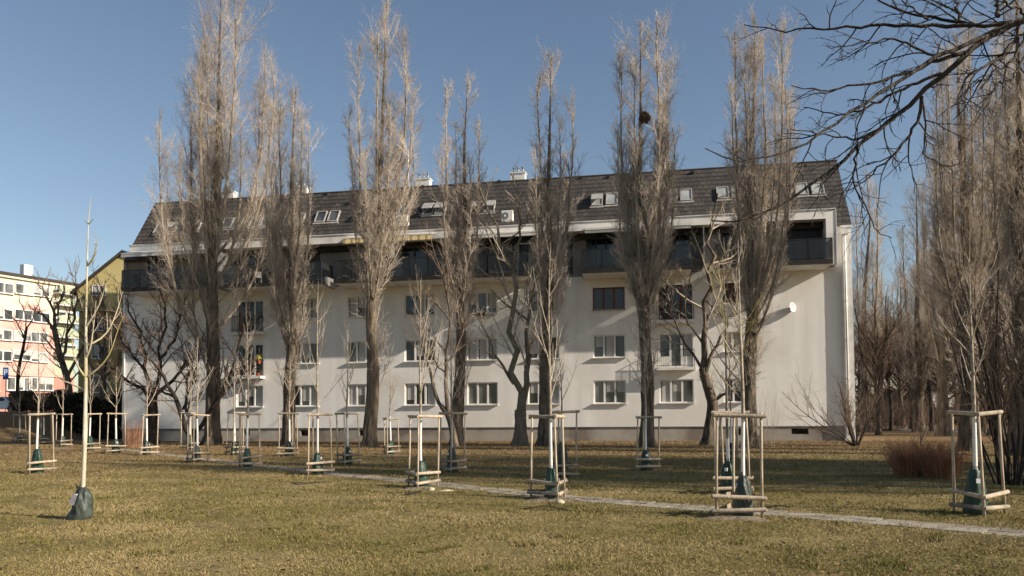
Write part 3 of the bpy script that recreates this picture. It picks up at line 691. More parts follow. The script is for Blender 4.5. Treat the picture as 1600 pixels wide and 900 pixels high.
for px, py, op in [(251, 358, 0), (268, 357, 1), (284, 356, 0), (306, 354, 1), (356, 350, 0), (371, 349, 0), (400, 347, 0), (417, 346, 0), (452, 344, 0), (468, 343, 0), (502, 340, 0), (522, 339, 0), (572, 335, 1), (632, 330, 0),
                   (670, 328, 1), (689, 327, 1), (744, 325, 1), (765, 324, 1), (933, 314, 1), (956, 312, 0), (1049, 307, 0), (1072, 306, 0), (1129, 303, 0), (1152, 302, 0), (1252, 297, 0), (1277, 296, 0)]:
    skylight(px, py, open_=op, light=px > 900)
# little tile vents and snow hooks
for px, py in [(300, 324), (380, 320), (450, 312), (511, 303), (590, 300), (661, 292), (730, 290), (780, 284), (908, 278), (950, 277), (1082, 270), (1180, 268), (1258, 259), (545, 318), (625, 305), (700, 306)]:
    zz = 16.2
    for q in range(4): zz = FA(px, py, -roofy(zz))[1]
    s = FA(px, py, -roofy(zz))[0]; y = roofy(zz); MB().box(s - .09, s + .09, y - .13, y + .1, zz - .05, zz + .09).build('roof_vent', 'dark_metal', roof)
# chimneys with flue pipes, behind the ridge
for px, py, n in [(358, 300, 2), (472, 294, 2), (662, 282, 3), (810, 270, 3), (1037, 259, 3)]:
    s = FA(px, py, -3.7)[0]
    o = MB().box(s - .48, s + .48, 3.42, 4.0, 16.95, 17.58).box(s - .54, s + .54, 3.36, 4.06, 17.581, 17.66).build('chimney', 'white_paint', roof)
    for k in range(n):
        x = s + (k - (n - 1) / 2) * .3; MB().tube([(x, 3.7, 17.66), (x, 3.7, 18.0)], .06, 10).tube([(x, 3.7, 18.01), (x, 3.7, 18.06)], .09, 10).build('flue_pipe', 'grey_metal', o, True)
s = FA(638, 270, -4.4)[0]; MB().tube([(s, 4.4, 16.95), (s, 4.4, 19.9)], .045, 8).build('antenna_mast', 'white_paint', roof, True)
# rain pipes
def pipe(s, y, za, zb, r=.055):
    m = MB(); m.tube([(s, y, za), (s, y, zb)], r, 10)
    for z in np.arange(za + 1, zb, 2.2): m.tube([(s, y, z), (s, y, z + .05)], r + .015, 10)
    m.build('downpipe', 'white_paint', bld, True)
pipe(.22, -.09, .15, 9.7); pipe(46.12, -.19, .3, 11.7, .05)
MB().box(45.95, 46.3, -.33, -.125, 11.7, 11.95).build('rain_hopper', 'white_paint', bld)
# things fixed to the block that are things of their own
def ac(px, py, d, label, w=.86, h=.66):
    s, z = FA(px, py, d); r = empty('air_conditioner', wl_(s, d, z - h / 2), -BA, label, 'air conditioner', 'air conditioners standing on the fascia ledge')
    b = MB().box(-w / 2, w / 2, -.16, .16, .04, h).build('casing', 'white_paint', r, bevel=.015)
    m = MB(); m.tube([(-.12, -.163, h / 2), (-.12, -.178, h / 2)], .22, 20); m.build('fan_grille', 'grey_metal', r)
    MB().tube([(-.12, -.18, h / 2), (-.12, -.19, h / 2)], .07, 12).build('fan_hub', 'white_paint', r)
    for x in (-w / 2 + .1, w / 2 - .16): MB().box(x, x + .06, -.15, .15, 0, .04).build('foot', 'dark_metal', r)
ac(628, 345, .25, 'white air conditioner on the fascia under the lone roof window, left of the fourth poplar'); ac(793, 338, .25, 'white air conditioner on the fascia left of the fifth poplar', .7)
ac(293, 372, .25, 'small white air conditioner on the fascia above the white awning, behind the biggest poplar', .6, .5)
s, z = FA(1233, 481, .25); dish = empty('satellite_dish', wl_(s, .02, z), -BA, 'round white satellite dish on the blank wall right of the last window column', 'satellite dish')
m = MB(); V = []; nr, na = 5, 24
for i in range(nr + 1):
    r = .28 * i / nr
    for j in range(na): a = 6.2832 * j / na; V.append((r * math.cos(a), -.20 - .12 * (r / .30) ** 2 + .0, r * math.sin(a)))
m.add(V, [(i * na + j, i * na + (j + 1) % na, (i + 1) * na + (j + 1) % na, (i + 1) * na + j) for i in range(1, nr) for j in range(na)] + [tuple(range(na, 2 * na))])
o = m.build('reflector', 'white_paint', dish, True); md = o.modifiers.new('s', 'SOLIDIFY'); md.thickness = .012
o.rotation_euler = (-.1, 0, .75)
MB().tube([(0, 0, 0), (0, -.3, 0)], .02, 8).build('mount', 'grey_metal', dish); MB().tube([(0, -.30, -.31), (0, -.56, -.1)], .012, 6).tube([(0, -.54, -.1), (0, -.62, -.06)], .03, 8).build('feed_arm', 'grey_metal', dish)
# flower pots and boxes at the balconies and sills
def pot(s, d, z, label, fl='flower_yellow', sc=1):
    r = empty('flower_pot', wl_(s, d, z), 0, label, 'flower pot', 'potted plants on the small balconies')
    MB().tube([(0, 0, 0), (0, 0, .2 * sc)], [.09 * sc, .13 * sc], 12).build('pot', 'pot_red', r)
    rs = np.random.RandomState(int(s * 10)); n = 60; c = rs.normal(size=(n, 3)) * .1 * sc + np.array([0, 0, .36 * sc]); V = (c[:, None] + rs.normal(size=(n, 4, 3)) * .03 * sc)
    npmesh('flowers', V, np.arange(n * 4), fl, r)
pot(10.28, .5, 5.0, 'yellow flowers in a pot hung at the right end of the left middle balcony')
pot(10.1, .32, 4.21, 'red clay pot on the floor of the left middle balcony', 'hedge_leaf')
pot(9.0, .32, 7.09, 'brown clay pot on the upper left balcony, behind the bars', 'hedge_brown', 1.3)
s = 24.85; r = empty('window_box', wl_(s, .2, 7.72), -BA, 'dark window box under the third storey window above the middle of the facade', 'window box')
MB().box(-.32, .32, -.1, .1, 0, .18).build('box', 'dark_metal', r); MB().box(-.30, .30, -.08, .08, .175, .19).build('soil', 'soil', r)

# ================================================================== HOUSES BEHIND ON THE LEFT
def P3(px, py, Y): return P(px, py, Y)
# olive gable house
Yo = 63.0
xa, xb = P(119, 455, Yo).x, -24.0
xr = P(193, 395, Yo).x; zr = P(193, 396, Yo).z; ze = P(119, 455, Yo).z
oh = empty('olive_house', (xa, Yo, 0), 0, 'olive green gabled house adjoining the left end of the white block', 'building')
W_ = xb - xa; R_ = xr - xa
mb = MB(); zl = P(150, 484, Yo).z
mb.add([(0, 0, zl), (0, 0, ze), (R_, 0, zr), (W_, 0, zr - 2.5), (W_, 0, zl), (0, 14, zl), (0, 14, ze), (R_, 14, zr), (W_, 14, zr - 2.5), (W_, 14, zl)],
       [(0, 1, 2, 3, 4), (9, 8, 7, 6, 5), (0, 5, 6, 1), (1, 6, 7, 2), (2, 7, 8, 3), (3, 8, 9, 4)]); mb.build('wall', 'olive_plaster', oh)
MB().box(.15, W_, .2, 14, 0, zl).build('lower_wall', 'olive_shaded', oh); MB().box(-.15, W_, -.15, .1, zl - .12, zl + .12).build('cornice', 'olive_plaster', oh)
m = MB(); dx, dzz = R_, zr - ze
m.add([(-.35, -.3, ze - .28), (R_, -.3, zr + .04), (R_, -.3, zr + .24), (-.35, -.3, ze - .08), (-.35, 14.3, ze - .28), (R_, 14.3, zr + .04), (R_, 14.3, zr + .24), (-.35, 14.3, ze - .08)],
      [(0, 1, 2, 3), (7, 6, 5, 4), (3, 2, 6, 7), (0, 4, 5, 1), (0, 3, 7, 4)])
m.add([(R_, -.3, zr + .04), (W_, -.3, zr - 2.46), (W_, -.3, zr - 2.26), (R_, -.3, zr + .24), (R_, 14.3, zr + .04), (W_, 14.3, zr - 2.46), (W_, 14.3, zr - 2.26), (R_, 14.3, zr + .24)],
      [(0, 1, 2, 3), (7, 6, 5, 4), (3, 2, 6, 7), (0, 4, 5, 1)]); m.build('roof', 'roof_dark', oh)
for (px, py, w, h, yy) in ((155, 454, 1.15, .85, 0), (152, 506, 1.1, 1.1, .2), (152, 550, 1.1, 1.1, .2), (155, 600, 1.2, 1.4, .2)):
    c = P(px, py, Yo); window(c.x - xa - w / 2, c.x - xa + w / 2, c.z - h / 2, c.z + h / 2, yy - .04, oh, 'white_paint', 'glass_grey', 2, .3, True, None, 'white_paint', .06)
MB().box(R_ - .3, R_ + .3, 2, 2.6, zr - .3, zr + .7).build('chimney', 'red_plaster', oh)

# pink and cream apartment house, seen obliquely: local x runs along its front
pa = P(0, 500, 95); pb = P(116, 500, 104); pa.z = pb.z = 0; dirp = (pb - pa).normalized(); ang = math.atan2(dirp.y, dirp.x)
org = pa - dirp * 26; LP_ = (pb - org).length
ph = empty('pink_house', (org.x, org.y, 2.1), ang, 'cream apartment house with a pink gable shape painted on it and a red ground floor', 'building')
def PHs(px, py):                              # pixel -> (s, z) on that front
    d = ray(px, py); n = Vector((dirp.y, -dirp.x, 0)); t = n.dot(org) / n.dot(d)
    q = Vector((d.x * t, d.y * t, 0)) - org; return q.dot(dirp), CAM_H + d.z * t - 2.1
HT = PHs(60, 438)[1]
def poly(pts, y, mat, name):                  # coat of paint as a thin sheet on the front
    q = [PHs(*p) for p in pts]; m = MB(); m.prism([(a, b) for a, b in q], y, y + .01); return m.build(name, mat, ph)
zc = [PHs(60, y)[1] for y in (450, 490, 525, 557)]
MB().box(0, LP_, 0, 12, 0, HT).build('wall', 'cream_plaster', ph)
z_g = PHs(60, 588)[1]
poly([(-60, 560), (-60, 540), (-20, 520), (38, 476), (60, 476), (92, 530), (92, 587), (-60, 585)], -.02, 'pink_plaster', 'pink_gable_paint')
sg0, sg1 = PHs(-60, 600)[0], LP_
MB().box(sg0, LP_ + .01, -.05, -.03, 0, z_g).build('ground_floor_paint', 'red_plaster', ph)
MB().box(sg0, LP_, -.25, -.051, z_g - .05, z_g + .2).build('string_course', 'pink_plaster', ph)
sgr = PHs(86, 500)[0]
MB().box(sgr, LP_ - .02, -.04, -.021, z_g + .25, PHs(60, 500)[1]).build('green_paint', 'green_plaster', ph)
MB().box(-.3, LP_ + .3, -.5, 12.3, HT, HT + .35).build('roof', 'roof_dark', ph)
MB().box(-.2, LP_ + .2, -.35, -.01, HT - .3, HT - .01).build('cornice', 'cream_plaster', ph)
s = PHs(60, 430)[0]; MB().box(s - .6, s + .6, 2, 2.8, HT + .35, HT + 2.2).build('chimney', 'white_paint', ph)
for ri, rows in enumerate([[(-28, 453), (6, 450), (37, 452), (64, 455)], [(-28, 492), (5, 491), (36, 492), (64, 496)], [(-28, 526), (4, 523), (35, 525), (61, 527)], [(-28, 558), (4, 556), (34, 555), (61, 558)], [(-22, 600), (30, 600), (64, 600)]]):
    for px, py in rows:
        s, z = PHs(px, py); w = 2.3 if ri < 4 else 3.2; h = 1.35 if ri < 4 else 1.7
        window(s - w / 2, s + w / 2, z - h / 2, z + h / 2, -.10, ph, 'white_paint', 'glass_grey' if ri % 2 else 'glass_curtain', 3 if ri == 4 else 2, .5, True, None, 'white_paint', .10)
for py in (452, 470, 497, 520, 548):
    s, z = PHs(97, py); 
    o = MB().box(s - 1.2, s + 2.4, -1.1, -.01, z - .75, z - .6).build('balcony', 'white_paint', ph)
    MB().box(s - 1.2, s + 2.4, -1.1, -1.05, z - .59, z + .3).build('railing', 'green_plaster', o)
    if py in (452, 497, 548): window(s - .9, s + 2.0, z - .6, z + .9, -.10, ph, 'white_paint', 'glass_grey', 2, 0, False, None, 'white_paint', .14)
# parking sign (white P on blue)
sp = P(8, 640, 76); sr = empty('parking_sign', (sp.x, 76, 2.1), .05, 'blue parking sign with a white P on a grey post at the far left', 'sign')
zt = P(8, 574, 76).z - 2.1
MB().tube([(0, 0.04, 0), (0, 0.04, zt)], .04, 8).build('post', 'grey_metal', sr)
MB().box(-.27, .27, -.01, .02, zt - 1.2, zt).build('plate', 'sign_blue', sr)
m = MB(); m.box(-.14, -.07, -.02, -.012, zt - .75, zt - .2).box(-.07, .08, -.02, -.012, zt - .27, zt - .2).box(-.07, .08, -.02, -.012, zt - .52, zt - .45).box(.08, .15, -.02, -.012, zt - .50, zt - .22); m.build('letter', 'sign_white', sr)

# cars on the road behind
def car(loc, rz, paint, label, Hh=1.45):
    r = empty('parked_car', loc, rz, label, 'car', 'cars parked along the road behind')
    side = [(-2.15, .35), (-2.2, .75), (-2.05, .95), (-1.75, 1.0), (-1.1, 1.42), (.55, 1.45), (1.15, 1.02), (1.95, .88), (2.2, .65), (2.2, .33), (1.75, .28), (-1.75, .28)]
    rings_ = []
    for y, k in ((-.82, .93), (-.86, 1), (-.6, 1.0), (.6, 1.0), (.86, 1), (.82, .93)): pass
    m = MB(); n = len(side)
    lay = [(-.84, 1.0), (-.80, 1.0), (.80, 1.0), (.84, 1.0)]
    vs = []
    for y, k in [(-.86, 0), (-.84, 1), (.84, 1), (.86, 0)]:
        for x, z in side:
            inset = max(0, z - .95) * .45; yy = y * (1 - inset); vs.append((x * (1 if k else .985), yy, z if k else .3 + (z - .3) * .97))
    fs_ = [tuple(range(n)), tuple(range(4 * n - 1, 3 * n - 1, -1))]
    for l in range(3): fs_ += [(l * n + i, (l + 1) * n + i, (l + 1) * n + (i + 1) % n, l * n + (i + 1) % n) for i in range(n)]
    m.add(vs, fs_); m.build('body', paint, r)
    for sg in (-1, 1):
        m = MB(); yy = sg
        m.add([(-1.45, sg * .855, 1.02), (.95, sg * .85, 1.04), (.5, sg * .69 + sg * .0, 1.38), (-1.0, sg * .70, 1.36)], [(0, 1, 2, 3)]); m.build('side_window', 'glass_dark', r)
        MB().box(-.3, -.18, sg * .80 - .02, sg * .80 + .04, 1.0, 1.38).build('pillar', paint, r)
        MB().box(.82, .98, sg * .92 - .06, sg * .92 + .06, .98, 1.1).build('mirror', paint, r)
        for x in (-1.35, 1.4):
            t = MB().tube([(x, sg * .70, .32), (x, sg * .89, .32)], .32, 20).build('wheel', 'tyre', r); MB().tube([(x, sg * .888, .32), (x, sg * .90, .32)], .2, 14).build('rim', 'rim', t)
        MB().box(2.1, 2.205, sg * .62 - .16, sg * .62 + .16, .62, .76).build('headlight', 'lamp_glass', r)
    m = MB(); m.add([(.62, -.62, 1.43), (.62, .62, 1.43), (1.18, .74, 1.04), (1.18, -.74, 1.04)], [(0, 1, 2, 3)]); m.build('windscreen', 'glass_dark', r)
    m = MB(); m.add([(-1.18, -.62, 1.40), (-1.18, .62, 1.40), (-1.80, .74, 1.01), (-1.80, -.74, 1.01)], [(0, 1, 2, 3)]); m.build('rear_window', 'glass_dark', r)
    return r
q = P(3, 640, 72); car((q.x, 72, 2.1), 0, 'car_white', 'white car parked on the road at the far left edge')
q = P(130, 640, 72); car((q.x, 72, 2.1), 0, 'car_blue', 'dark blue car parked above the hedge in front of the olive house')
q = P(-55, 640, 74); 

# hedges
def hedge(name, label, x0, x1, y0, y1, h, mat, n, seed, zoff=None, leaf=.05, abstop=False):
    rs = np.random.RandomState(seed); cx, cy = (x0 + x1) / 2, (y0 + y1) / 2
    base = float(hgt(np.array(cx), np.array(cy))) if zoff is None else zoff
    X, Y = rs.uniform(x0, x1, n), rs.uniform(y0, y1, n); top = h * (.86 + .10 * np.sin(X * 1.7) + .05 * np.sin(X * 4.1 + 1)); Z = top * rs.random(n) ** .6
    gz = hgt(X, Y)
    if abstop: Z = Z * (h - gz) / h
    c = np.stack([X - cx, Y - cy, Z + gz - base], 1)
    V = c[:, None] + rs.normal(size=(n, 4, 3)) * leaf
    o = npmesh(name, V, np.arange(n * 4), mat, None); o.location = (cx, cy, base)
    return tag(o, label, 'hedge')
q0, q1 = P(88, 650, 57).x, P(187, 650, 57).x
hedge('evergreen_hedge', 'tall dark evergreen hedge at the left end of the white block', q0 + .3, q1 + .8, 56.2, 58.6, 3.4, 'hedge_leaf', 26000, 1, leaf=.085, abstop=True)
q0, q1 = P(22, 640, 68).x, P(90, 640, 68).x
hedge('clipped_hedge', 'brown leafless hedge on the bank beside the white car', q0, q1 + .6, 67.2, 68.6, 1.9, 'hedge_brown', 14000, 2, leaf=.07)

q0, q1 = P(1343, 650, 100).x, P(1447, 650, 100).x
hedge('evergreen_hedge', 'dark hedge far back between the block end and the pale house', q0, q1, 99, 101, 4.6, 'hedge_leaf', 9000, 5, 0, leaf=.14)
q0, q1 = P(1500, 650, 100).x, P(1720, 650, 100).x
hedge('evergreen_hedge', 'dark hedge far back right of the pale house', q0, q1, 99, 101, 4.2, 'hedge_leaf', 15000, 6, 0, leaf=.14)
# right background: dark fence and pale house
x0, x1 = P(1385, 640, 84).x, P(1650, 640, 84).x
fe = empty('board_fence', (x0, 84, 0), 0, 'dark brown board fence across the far side of the park on the right', 'fence')
m = MB(); n = int((x1 - x0) / .3); rng = random.Random(3)
for k in range(n): m.box(k * .3, k * .3 + .285, 0, .03, 0.05, 1.95 + rng.uniform(-.03, .03))
m.build('boards', 'fence_brown', fe)
for k in range(0, int(x1 - x0), 3): MB().box(k, k + .12, .031, .15, 0, 1.9).build('post', 'fence_brown', fe)
q = P(1472, 640, 112); dh = empty('distant_house', (q.x, 112, 0), .1, 'low pale house glimpsed between trunks behind the dark fence', 'building')
MB().box(-2.6, 1.6, 0, 6, 0, 4.3).build('wall', 'fascia', dh); MB().prism([(-3.0, 4.3), (2.0, 4.3), (-.5, 6.4)], -.4, 6.4).build('roof', 'roof_dark', dh)
window(-2.4, -1.0, 1.3, 2.6, -.06, dh, 'white_paint', 'glass_dark', 2, 0, True)
window(.1, 1.1, 1.3, 2.6, -.06, dh, 'white_paint', 'glass_dark', 2, 0, True)

# ================================================================== POPLARS
poplar('biggest poplar, leftmost in the row, with very thick trunk and spreading side leaders', 332, 45, [
    (345, -50, 560, 34), (378, -10, 420, 30), (318, 25, 450, 22), (288, 135, 500, 22), (272, 188, 560, 20), (420, 95, 450, 24), (412, 190, 520, 22), (402, 55, 400, 24), (300, 300, 600, 22), (276, 300, 560, 18), (302, 80, 420, 20), (355, 120, 450, 20), (392, 110, 430, 24), (380, 190, 470, 22), (330, 200, 500, 20), (296, 215, 520, 20)], .44, 1, .78, 1.3)
poplar('second poplar from the left in the row, slim, with forked top', 451, 43, [
    (462, 135, 520, 15), (440, 165, 540, 14), (489, 200, 500, 13), (428, 240, 560, 12), (475, 180, 470, 12), (410, 300, 560, 10)], .36, 2, 1.0, 1.0)
poplar('third poplar in the row, tall, between the second and third window columns', 577, 39.5, [
    (605, 0, 520, 18), (565, 75, 440, 14), (632, 50, 400, 16), (549, 168, 420, 11), (648, 130, 380, 13), (646, 225, 440, 12), (592, 60, 450, 14), (556, 260, 480, 10)], .36, 3, 1.0, .8)
poplar('fourth poplar in the row, shorter, with two separate pointed tops', 713, 41, [
    (731, 122, 500, 11), (697, 140, 470, 11), (750, 195, 470, 13), (712, 190, 480, 10), (689, 230, 480, 10), (738, 250, 460, 12)], .34, 4, 1.0, 1.1)
poplar('fifth poplar in the row with a small separate side top on its right', 851, 39.5, [
    (861, 85, 500, 14), (845, 112, 500, 13), (895, 148, 450, 11), (873, 190, 480, 11), (834, 240, 480, 10), (888, 250, 500, 9)], .35, 5, 1.05, 1.1)
p6 = poplar('sixth poplar in the row, broad, carrying a birds nest in its crown', 1010, 37.5, [
    (1002, 27, 540, 17), (1023, 33, 500, 17), (970, 78, 500, 14), (1045, 90, 470, 17), (985, 100, 480, 14), (1056, 190, 480, 11), (966, 200, 500, 11), (1035, 150, 480, 14)], .34, 6, 1.1, .8)
poplar('seventh poplar in the row, broad crown, before the right end of the block', 1172, 36.5, [
    (1178, 27, 540, 16), (1150, 45, 520, 15), (1208, 50, 500, 17), (1135, 140, 500, 12), (1226, 150, 500, 12), (1193, 60, 480, 15), (1163, 90, 500, 14), (1218, 230, 520, 12)], .37, 7, 1.1, 1.6)
GR = 'poplars and trees beyond the right end of the block'
poplar('poplar with pale upright stems at the right, left of the frame edge', 1512, 32, [
    (1492, 60, 520, 17), (1530, 25, 500, 18), (1465, 120, 520, 15), (1552, 80, 480, 18), (1510, 50, 500, 15), (1448, 230, 540, 14), (1540, 200, 500, 16), (1480, 300, 560, 16)], .36, 8, 1.0, 1.6, GR)
poplar('very tall dark trunked poplar at the right edge of the picture', 1594, 28.5, [
    (1590, -80, 520, 20), (1566, -10, 500, 18), (1620, -50, 500, 20), (1645, 60, 500, 20), (1575, 150, 520, 16), (1605, 200, 540, 18), (1660, 200, 540, 18)], .42, 9, 1.0, 1.6, GR, mats=('bark', 'twig_tan', 'twig_brown'))
poplar('pointed poplar between the far poplar and the right cluster', 1436, 58, [
    (1432, 283, 600, 13), (1411, 350, 600, 13), (1453, 240, 600, 13), (1470, 300, 600, 12), (1398, 420, 610, 11)], .36, 10, .9, .8, GR)
poplar('farthest poplar, directly right of the roof end', 1354, 66, [
    (1352, 262, 600, 12), (1336, 320, 600, 11), (1376, 325, 600, 12), (1364, 290, 600, 10), (1388, 420, 600, 10)], .36, 12, .85, .6, GR)
poplar('poplar behind the staked tree at the right, rising between the two big ones', 1474, 49, [
    (1478, 130, 560, 15), (1462, 200, 560, 14), (1497, 170, 540, 15), (1448, 330, 580, 14), (1512, 280, 560, 15)], .36, 14, 1.0, 1.2, GR, mats=('bark', 'twig_tan', 'twig_brown'))
poplar('tall poplar behind and left of the edge poplar', 1556, 50, [
    (1556, 40, 560, 18), (1538, 110, 540, 16), (1576, 90, 540, 17), (1522, 240, 560, 15), (1590, 230, 560, 16), (1560, 160, 560, 16)], .38, 15, 1.0, 1.2, GR, mats=('bark', 'twig_tan', 'twig_brown'))
poplar('tall poplar behind the edge poplar, cut by the right edge', 1622, 47, [
    (1618, 20, 560, 18), (1600, 80, 540, 16), (1640, 90, 540, 17), (1590, 260, 560, 15), (1650, 230, 560, 16)], .38, 16, 1.0, 1.2, GR, mats=('bark', 'twig_tan', 'twig_brown'))
poplar('slim poplar far back left of the pointed poplar', 1408, 84, [
    (1408, 400, 610, 9), (1396, 440, 610, 8), (1420, 430, 610, 9)], .36, 17, .8, .5, GR)
# nest
nc = P(1008, 184, 37.3); rs = np.random.RandomState(4); n = 700
d = nrm(rs.normal(size=(n, 3))); c = d * (.03 + .13 * rs.random((n, 1)) ** .5) * np.array([1.0, 1.0, 1.25]); t2 = nrm(np.cross(d, rs.normal(size=(n, 3))))
c = c + .05 * np.sin(c[:, ::-1] * 31); NP = np.stack([c - t2 * .17, c + d * .04, c + t2 * .17 * rs.uniform(.5, 1.8, (n, 1))], 1)
tubes_root = None
V, Q = rings(NP, np.full((n, 3), .009), 3); o = npmesh('bird_nest', V, Q, 'nest'); o.location = nc; tag(o, 'round dark birds nest of twigs high in the sixth poplar', 'nest')

# ================================================================== OTHER TREES
limb_tree('broadleaf_tree', 'forked smooth barked tree between the fourth and fifth poplars', 'tree', 40.5, 813, [(813, 697), (814, 668), (813, 640)], [.34, .30, .30], [
    ([(812, 648), (803, 600), (800, 540), (803, 470), (801, 420), (790, 385), (775, 340), (755, 300)], .20),
    ([(815, 648), (820, 600), (824, 530), (828, 470), (838, 440), (850, 420)], .19),
    ([(803, 600), (790, 580), (770, 550), (760, 520), (745, 490)], .09),
    ([(801, 430), (806, 390), (812, 350), (808, 300), (800, 270)], .09),
    ([(824, 500), (800, 480), (780, 465), (765, 450)], .07),
    ([(790, 385), (812, 360), (830, 330), (838, 290)], .05),
    ([(828, 470), (850, 450), (870, 400), (885, 360)], .06)], 21, n1=8, n2=6, n3=4, up=.1, r1=.035, r2=.014, r3=.009)
limb_tree('broadleaf_tree', 'tree with a bent trunk and open crown between the sixth and seventh poplars', 'tree', 39, 1106, [(1106, 697), (1110, 665), (1115, 630), (1104, 600), (1098, 575)], [.32, .28, .27, .25, .2], [
    ([(1098, 580), (1099, 520), (1104, 460), (1112, 420), (1104, 380), (1110, 330), (1118, 300)], .18),
    ([(1098, 590), (1110, 560), (1122, 530), (1140, 510), (1120, 480)], .12),
    ([(1115, 625), (1135, 615), (1160, 600), (1190, 580)], .09),
    ([(1096, 575), (1075, 540), (1058, 520), (1046, 470), (1040, 430)], .08),
    ([(1100, 540), (1070, 505), (1066, 480), (1078, 430), (1090, 390)], .06),
    ([(1108, 430), (1125, 410), (1140, 380), (1150, 340)], .06),
    ([(1104, 470), (1130, 500), (1160, 490), (1200, 460)], .05)], 22, n1=8, n2=6, n3=4, up=.08, mats=('bark', 'twig_pale'), r1=.035, r2=.014, r3=.009)
limb_tree('broadleaf_tree', 'short tree with knobbly dark trunk near the left end of the block', 'tree', 45, 238, [(238, 694), (239, 660), (237, 625), (240, 610)], [.30, .28, .30, .24], [
    ([(237, 625), (222, 605), (205, 600), (185, 580), (165, 570)], .14), ([(236, 620), (225, 580), (228, 540), (210, 500), (196, 460)], .13),
    ([(240, 618), (252, 590), (250, 550), (262, 510), (258, 470), (240, 430)], .13), ([(242, 618), (262, 600), (285, 580), (300, 545), (330, 520)], .12),
    ([(236, 600), (215, 560), (190, 540), (182, 500)], .09), ([(250, 560), (275, 530), (285, 490), (300, 440)], .09)], 23, mats=('bark_dark', 'twig_brown'), n1=11, n2=9, n3=5, up=.06, r1=.04, r2=.016, r3=.009)
limb_tree('broadleaf_tree', 'dark tree with thick stems leaning left out of one base beside the biggest poplar', 'tree', 44, 300, [(304, 695), (299, 682), (296, 672)], [.28, .24, .2], [
    ([(296, 680), (285, 650), (272, 620), (258, 585), (235, 565), (215, 545)], .17), ([(298, 680), (292, 650), (288, 620), (296, 590), (290, 550), (276, 520)], .11),
    ([(300, 680), (312, 662), (325, 640), (345, 610), (362, 590), (372, 560), (380, 520), (395, 480)], .13), ([(350, 600), (372, 582), (390, 580), (400, 572)], .07),
    ([(272, 620), (250, 610), (225, 605), (205, 590)], .08), ([(285, 640), (300, 600), (310, 560), (305, 520)], .07)], 24, mats=('bark_dark', 'twig_brown'), n1=10, n2=8, n3=5, up=.06, r1=.035, r2=.015, r3=.009)
limb_tree('broadleaf_tree', 'slender curved tree leaning left in front of the fourth poplar', 'tree', 39, 710, [(711, 697), (707, 670), (700, 648), (690, 635)], [.18, .16, .15, .13], [
    ([(690, 636), (678, 610), (674, 580), (660, 540), (655, 500)], .10), ([(700, 648), (694, 600), (694, 560), (704, 510), (702, 470), (690, 430), (675, 390)], .11),
    ([(694, 570), (715, 540), (730, 500), (745, 480)], .06), ([(702, 500), (690, 480), (670, 465), (655, 445)], .05)], 25, mats=('bark', 'twig_brown'), n1=7, n2=6, n3=3, up=.1, r1=.03, r2=.013, r3=.008)
# left background trees
LB = 'bare street trees behind on the left'
limb_tree('broadleaf_tree', 'thin dark street tree before the pink painted front', 'tree', 66, 25, [(26, 628), (28, 580), (36, 545), (42, 510)], [.17, .15, .13, .1], [
    ([(38, 530), (28, 505), (15, 490), (5, 480)], .07), ([(40, 520), (40, 490), (30, 465), (28, 445)], .06), ([(42, 512), (55, 490), (62, 465), (80, 455)], .06), ([(28, 585), (15, 570), (5, 560)], .05)], 31, mats=('bark_dark', 'twig_brown'), n1=6, n2=5, n3=3, up=.1, group=LB)
limb_tree('broadleaf_tree', 'pollarded dark tree with thick crooked limbs before the cream front', 'tree', 60, 112, [(120, 640), (105, 590), (92, 550), (84, 510)], [.30, .26, .23, .19], [
    ([(86, 520), (82, 480), (70, 455), (58, 440), (52, 430)], .13), ([(84, 510), (92, 475), (100, 455), (95, 432)], .11), ([(95, 560), (110, 520), (118, 480), (122, 440), (110, 425)], .13),
    ([(84, 515), (70, 495), (55, 485), (45, 478)], .12), ([(92, 555), (75, 535), (62, 520)], .1), ([(105, 590), (125, 555), (140, 520), (150, 490)], .14)], 32, mats=('bark', 'twig_brown'), n1=8, n2=6, n3=3, up=.12, group=LB, r1=.05, r2=.02, r3=.012)
limb_tree('broadleaf_tree', 'bare spreading tree in front of the olive gable', 'tree', 58, 160, [(160, 650), (161, 600), (163, 560)], [.26, .23, .2], [
    ([(163, 570), (150, 530), (140, 490), (130, 460)], .13), ([(163, 560), (166, 510), (160, 460), (152, 430)], .13), ([(163, 560), (180, 520), (195, 480), (188, 440)], .12), ([(161, 590), (185, 570), (205, 540)], .09), ([(161, 590), (140, 570), (125, 550)], .09)], 33, mats=('bark', 'twig_brown'), n1=10, n2=9, n3=5, up=.1, group=LB, r1=.04, r2=.018, r3=.011)

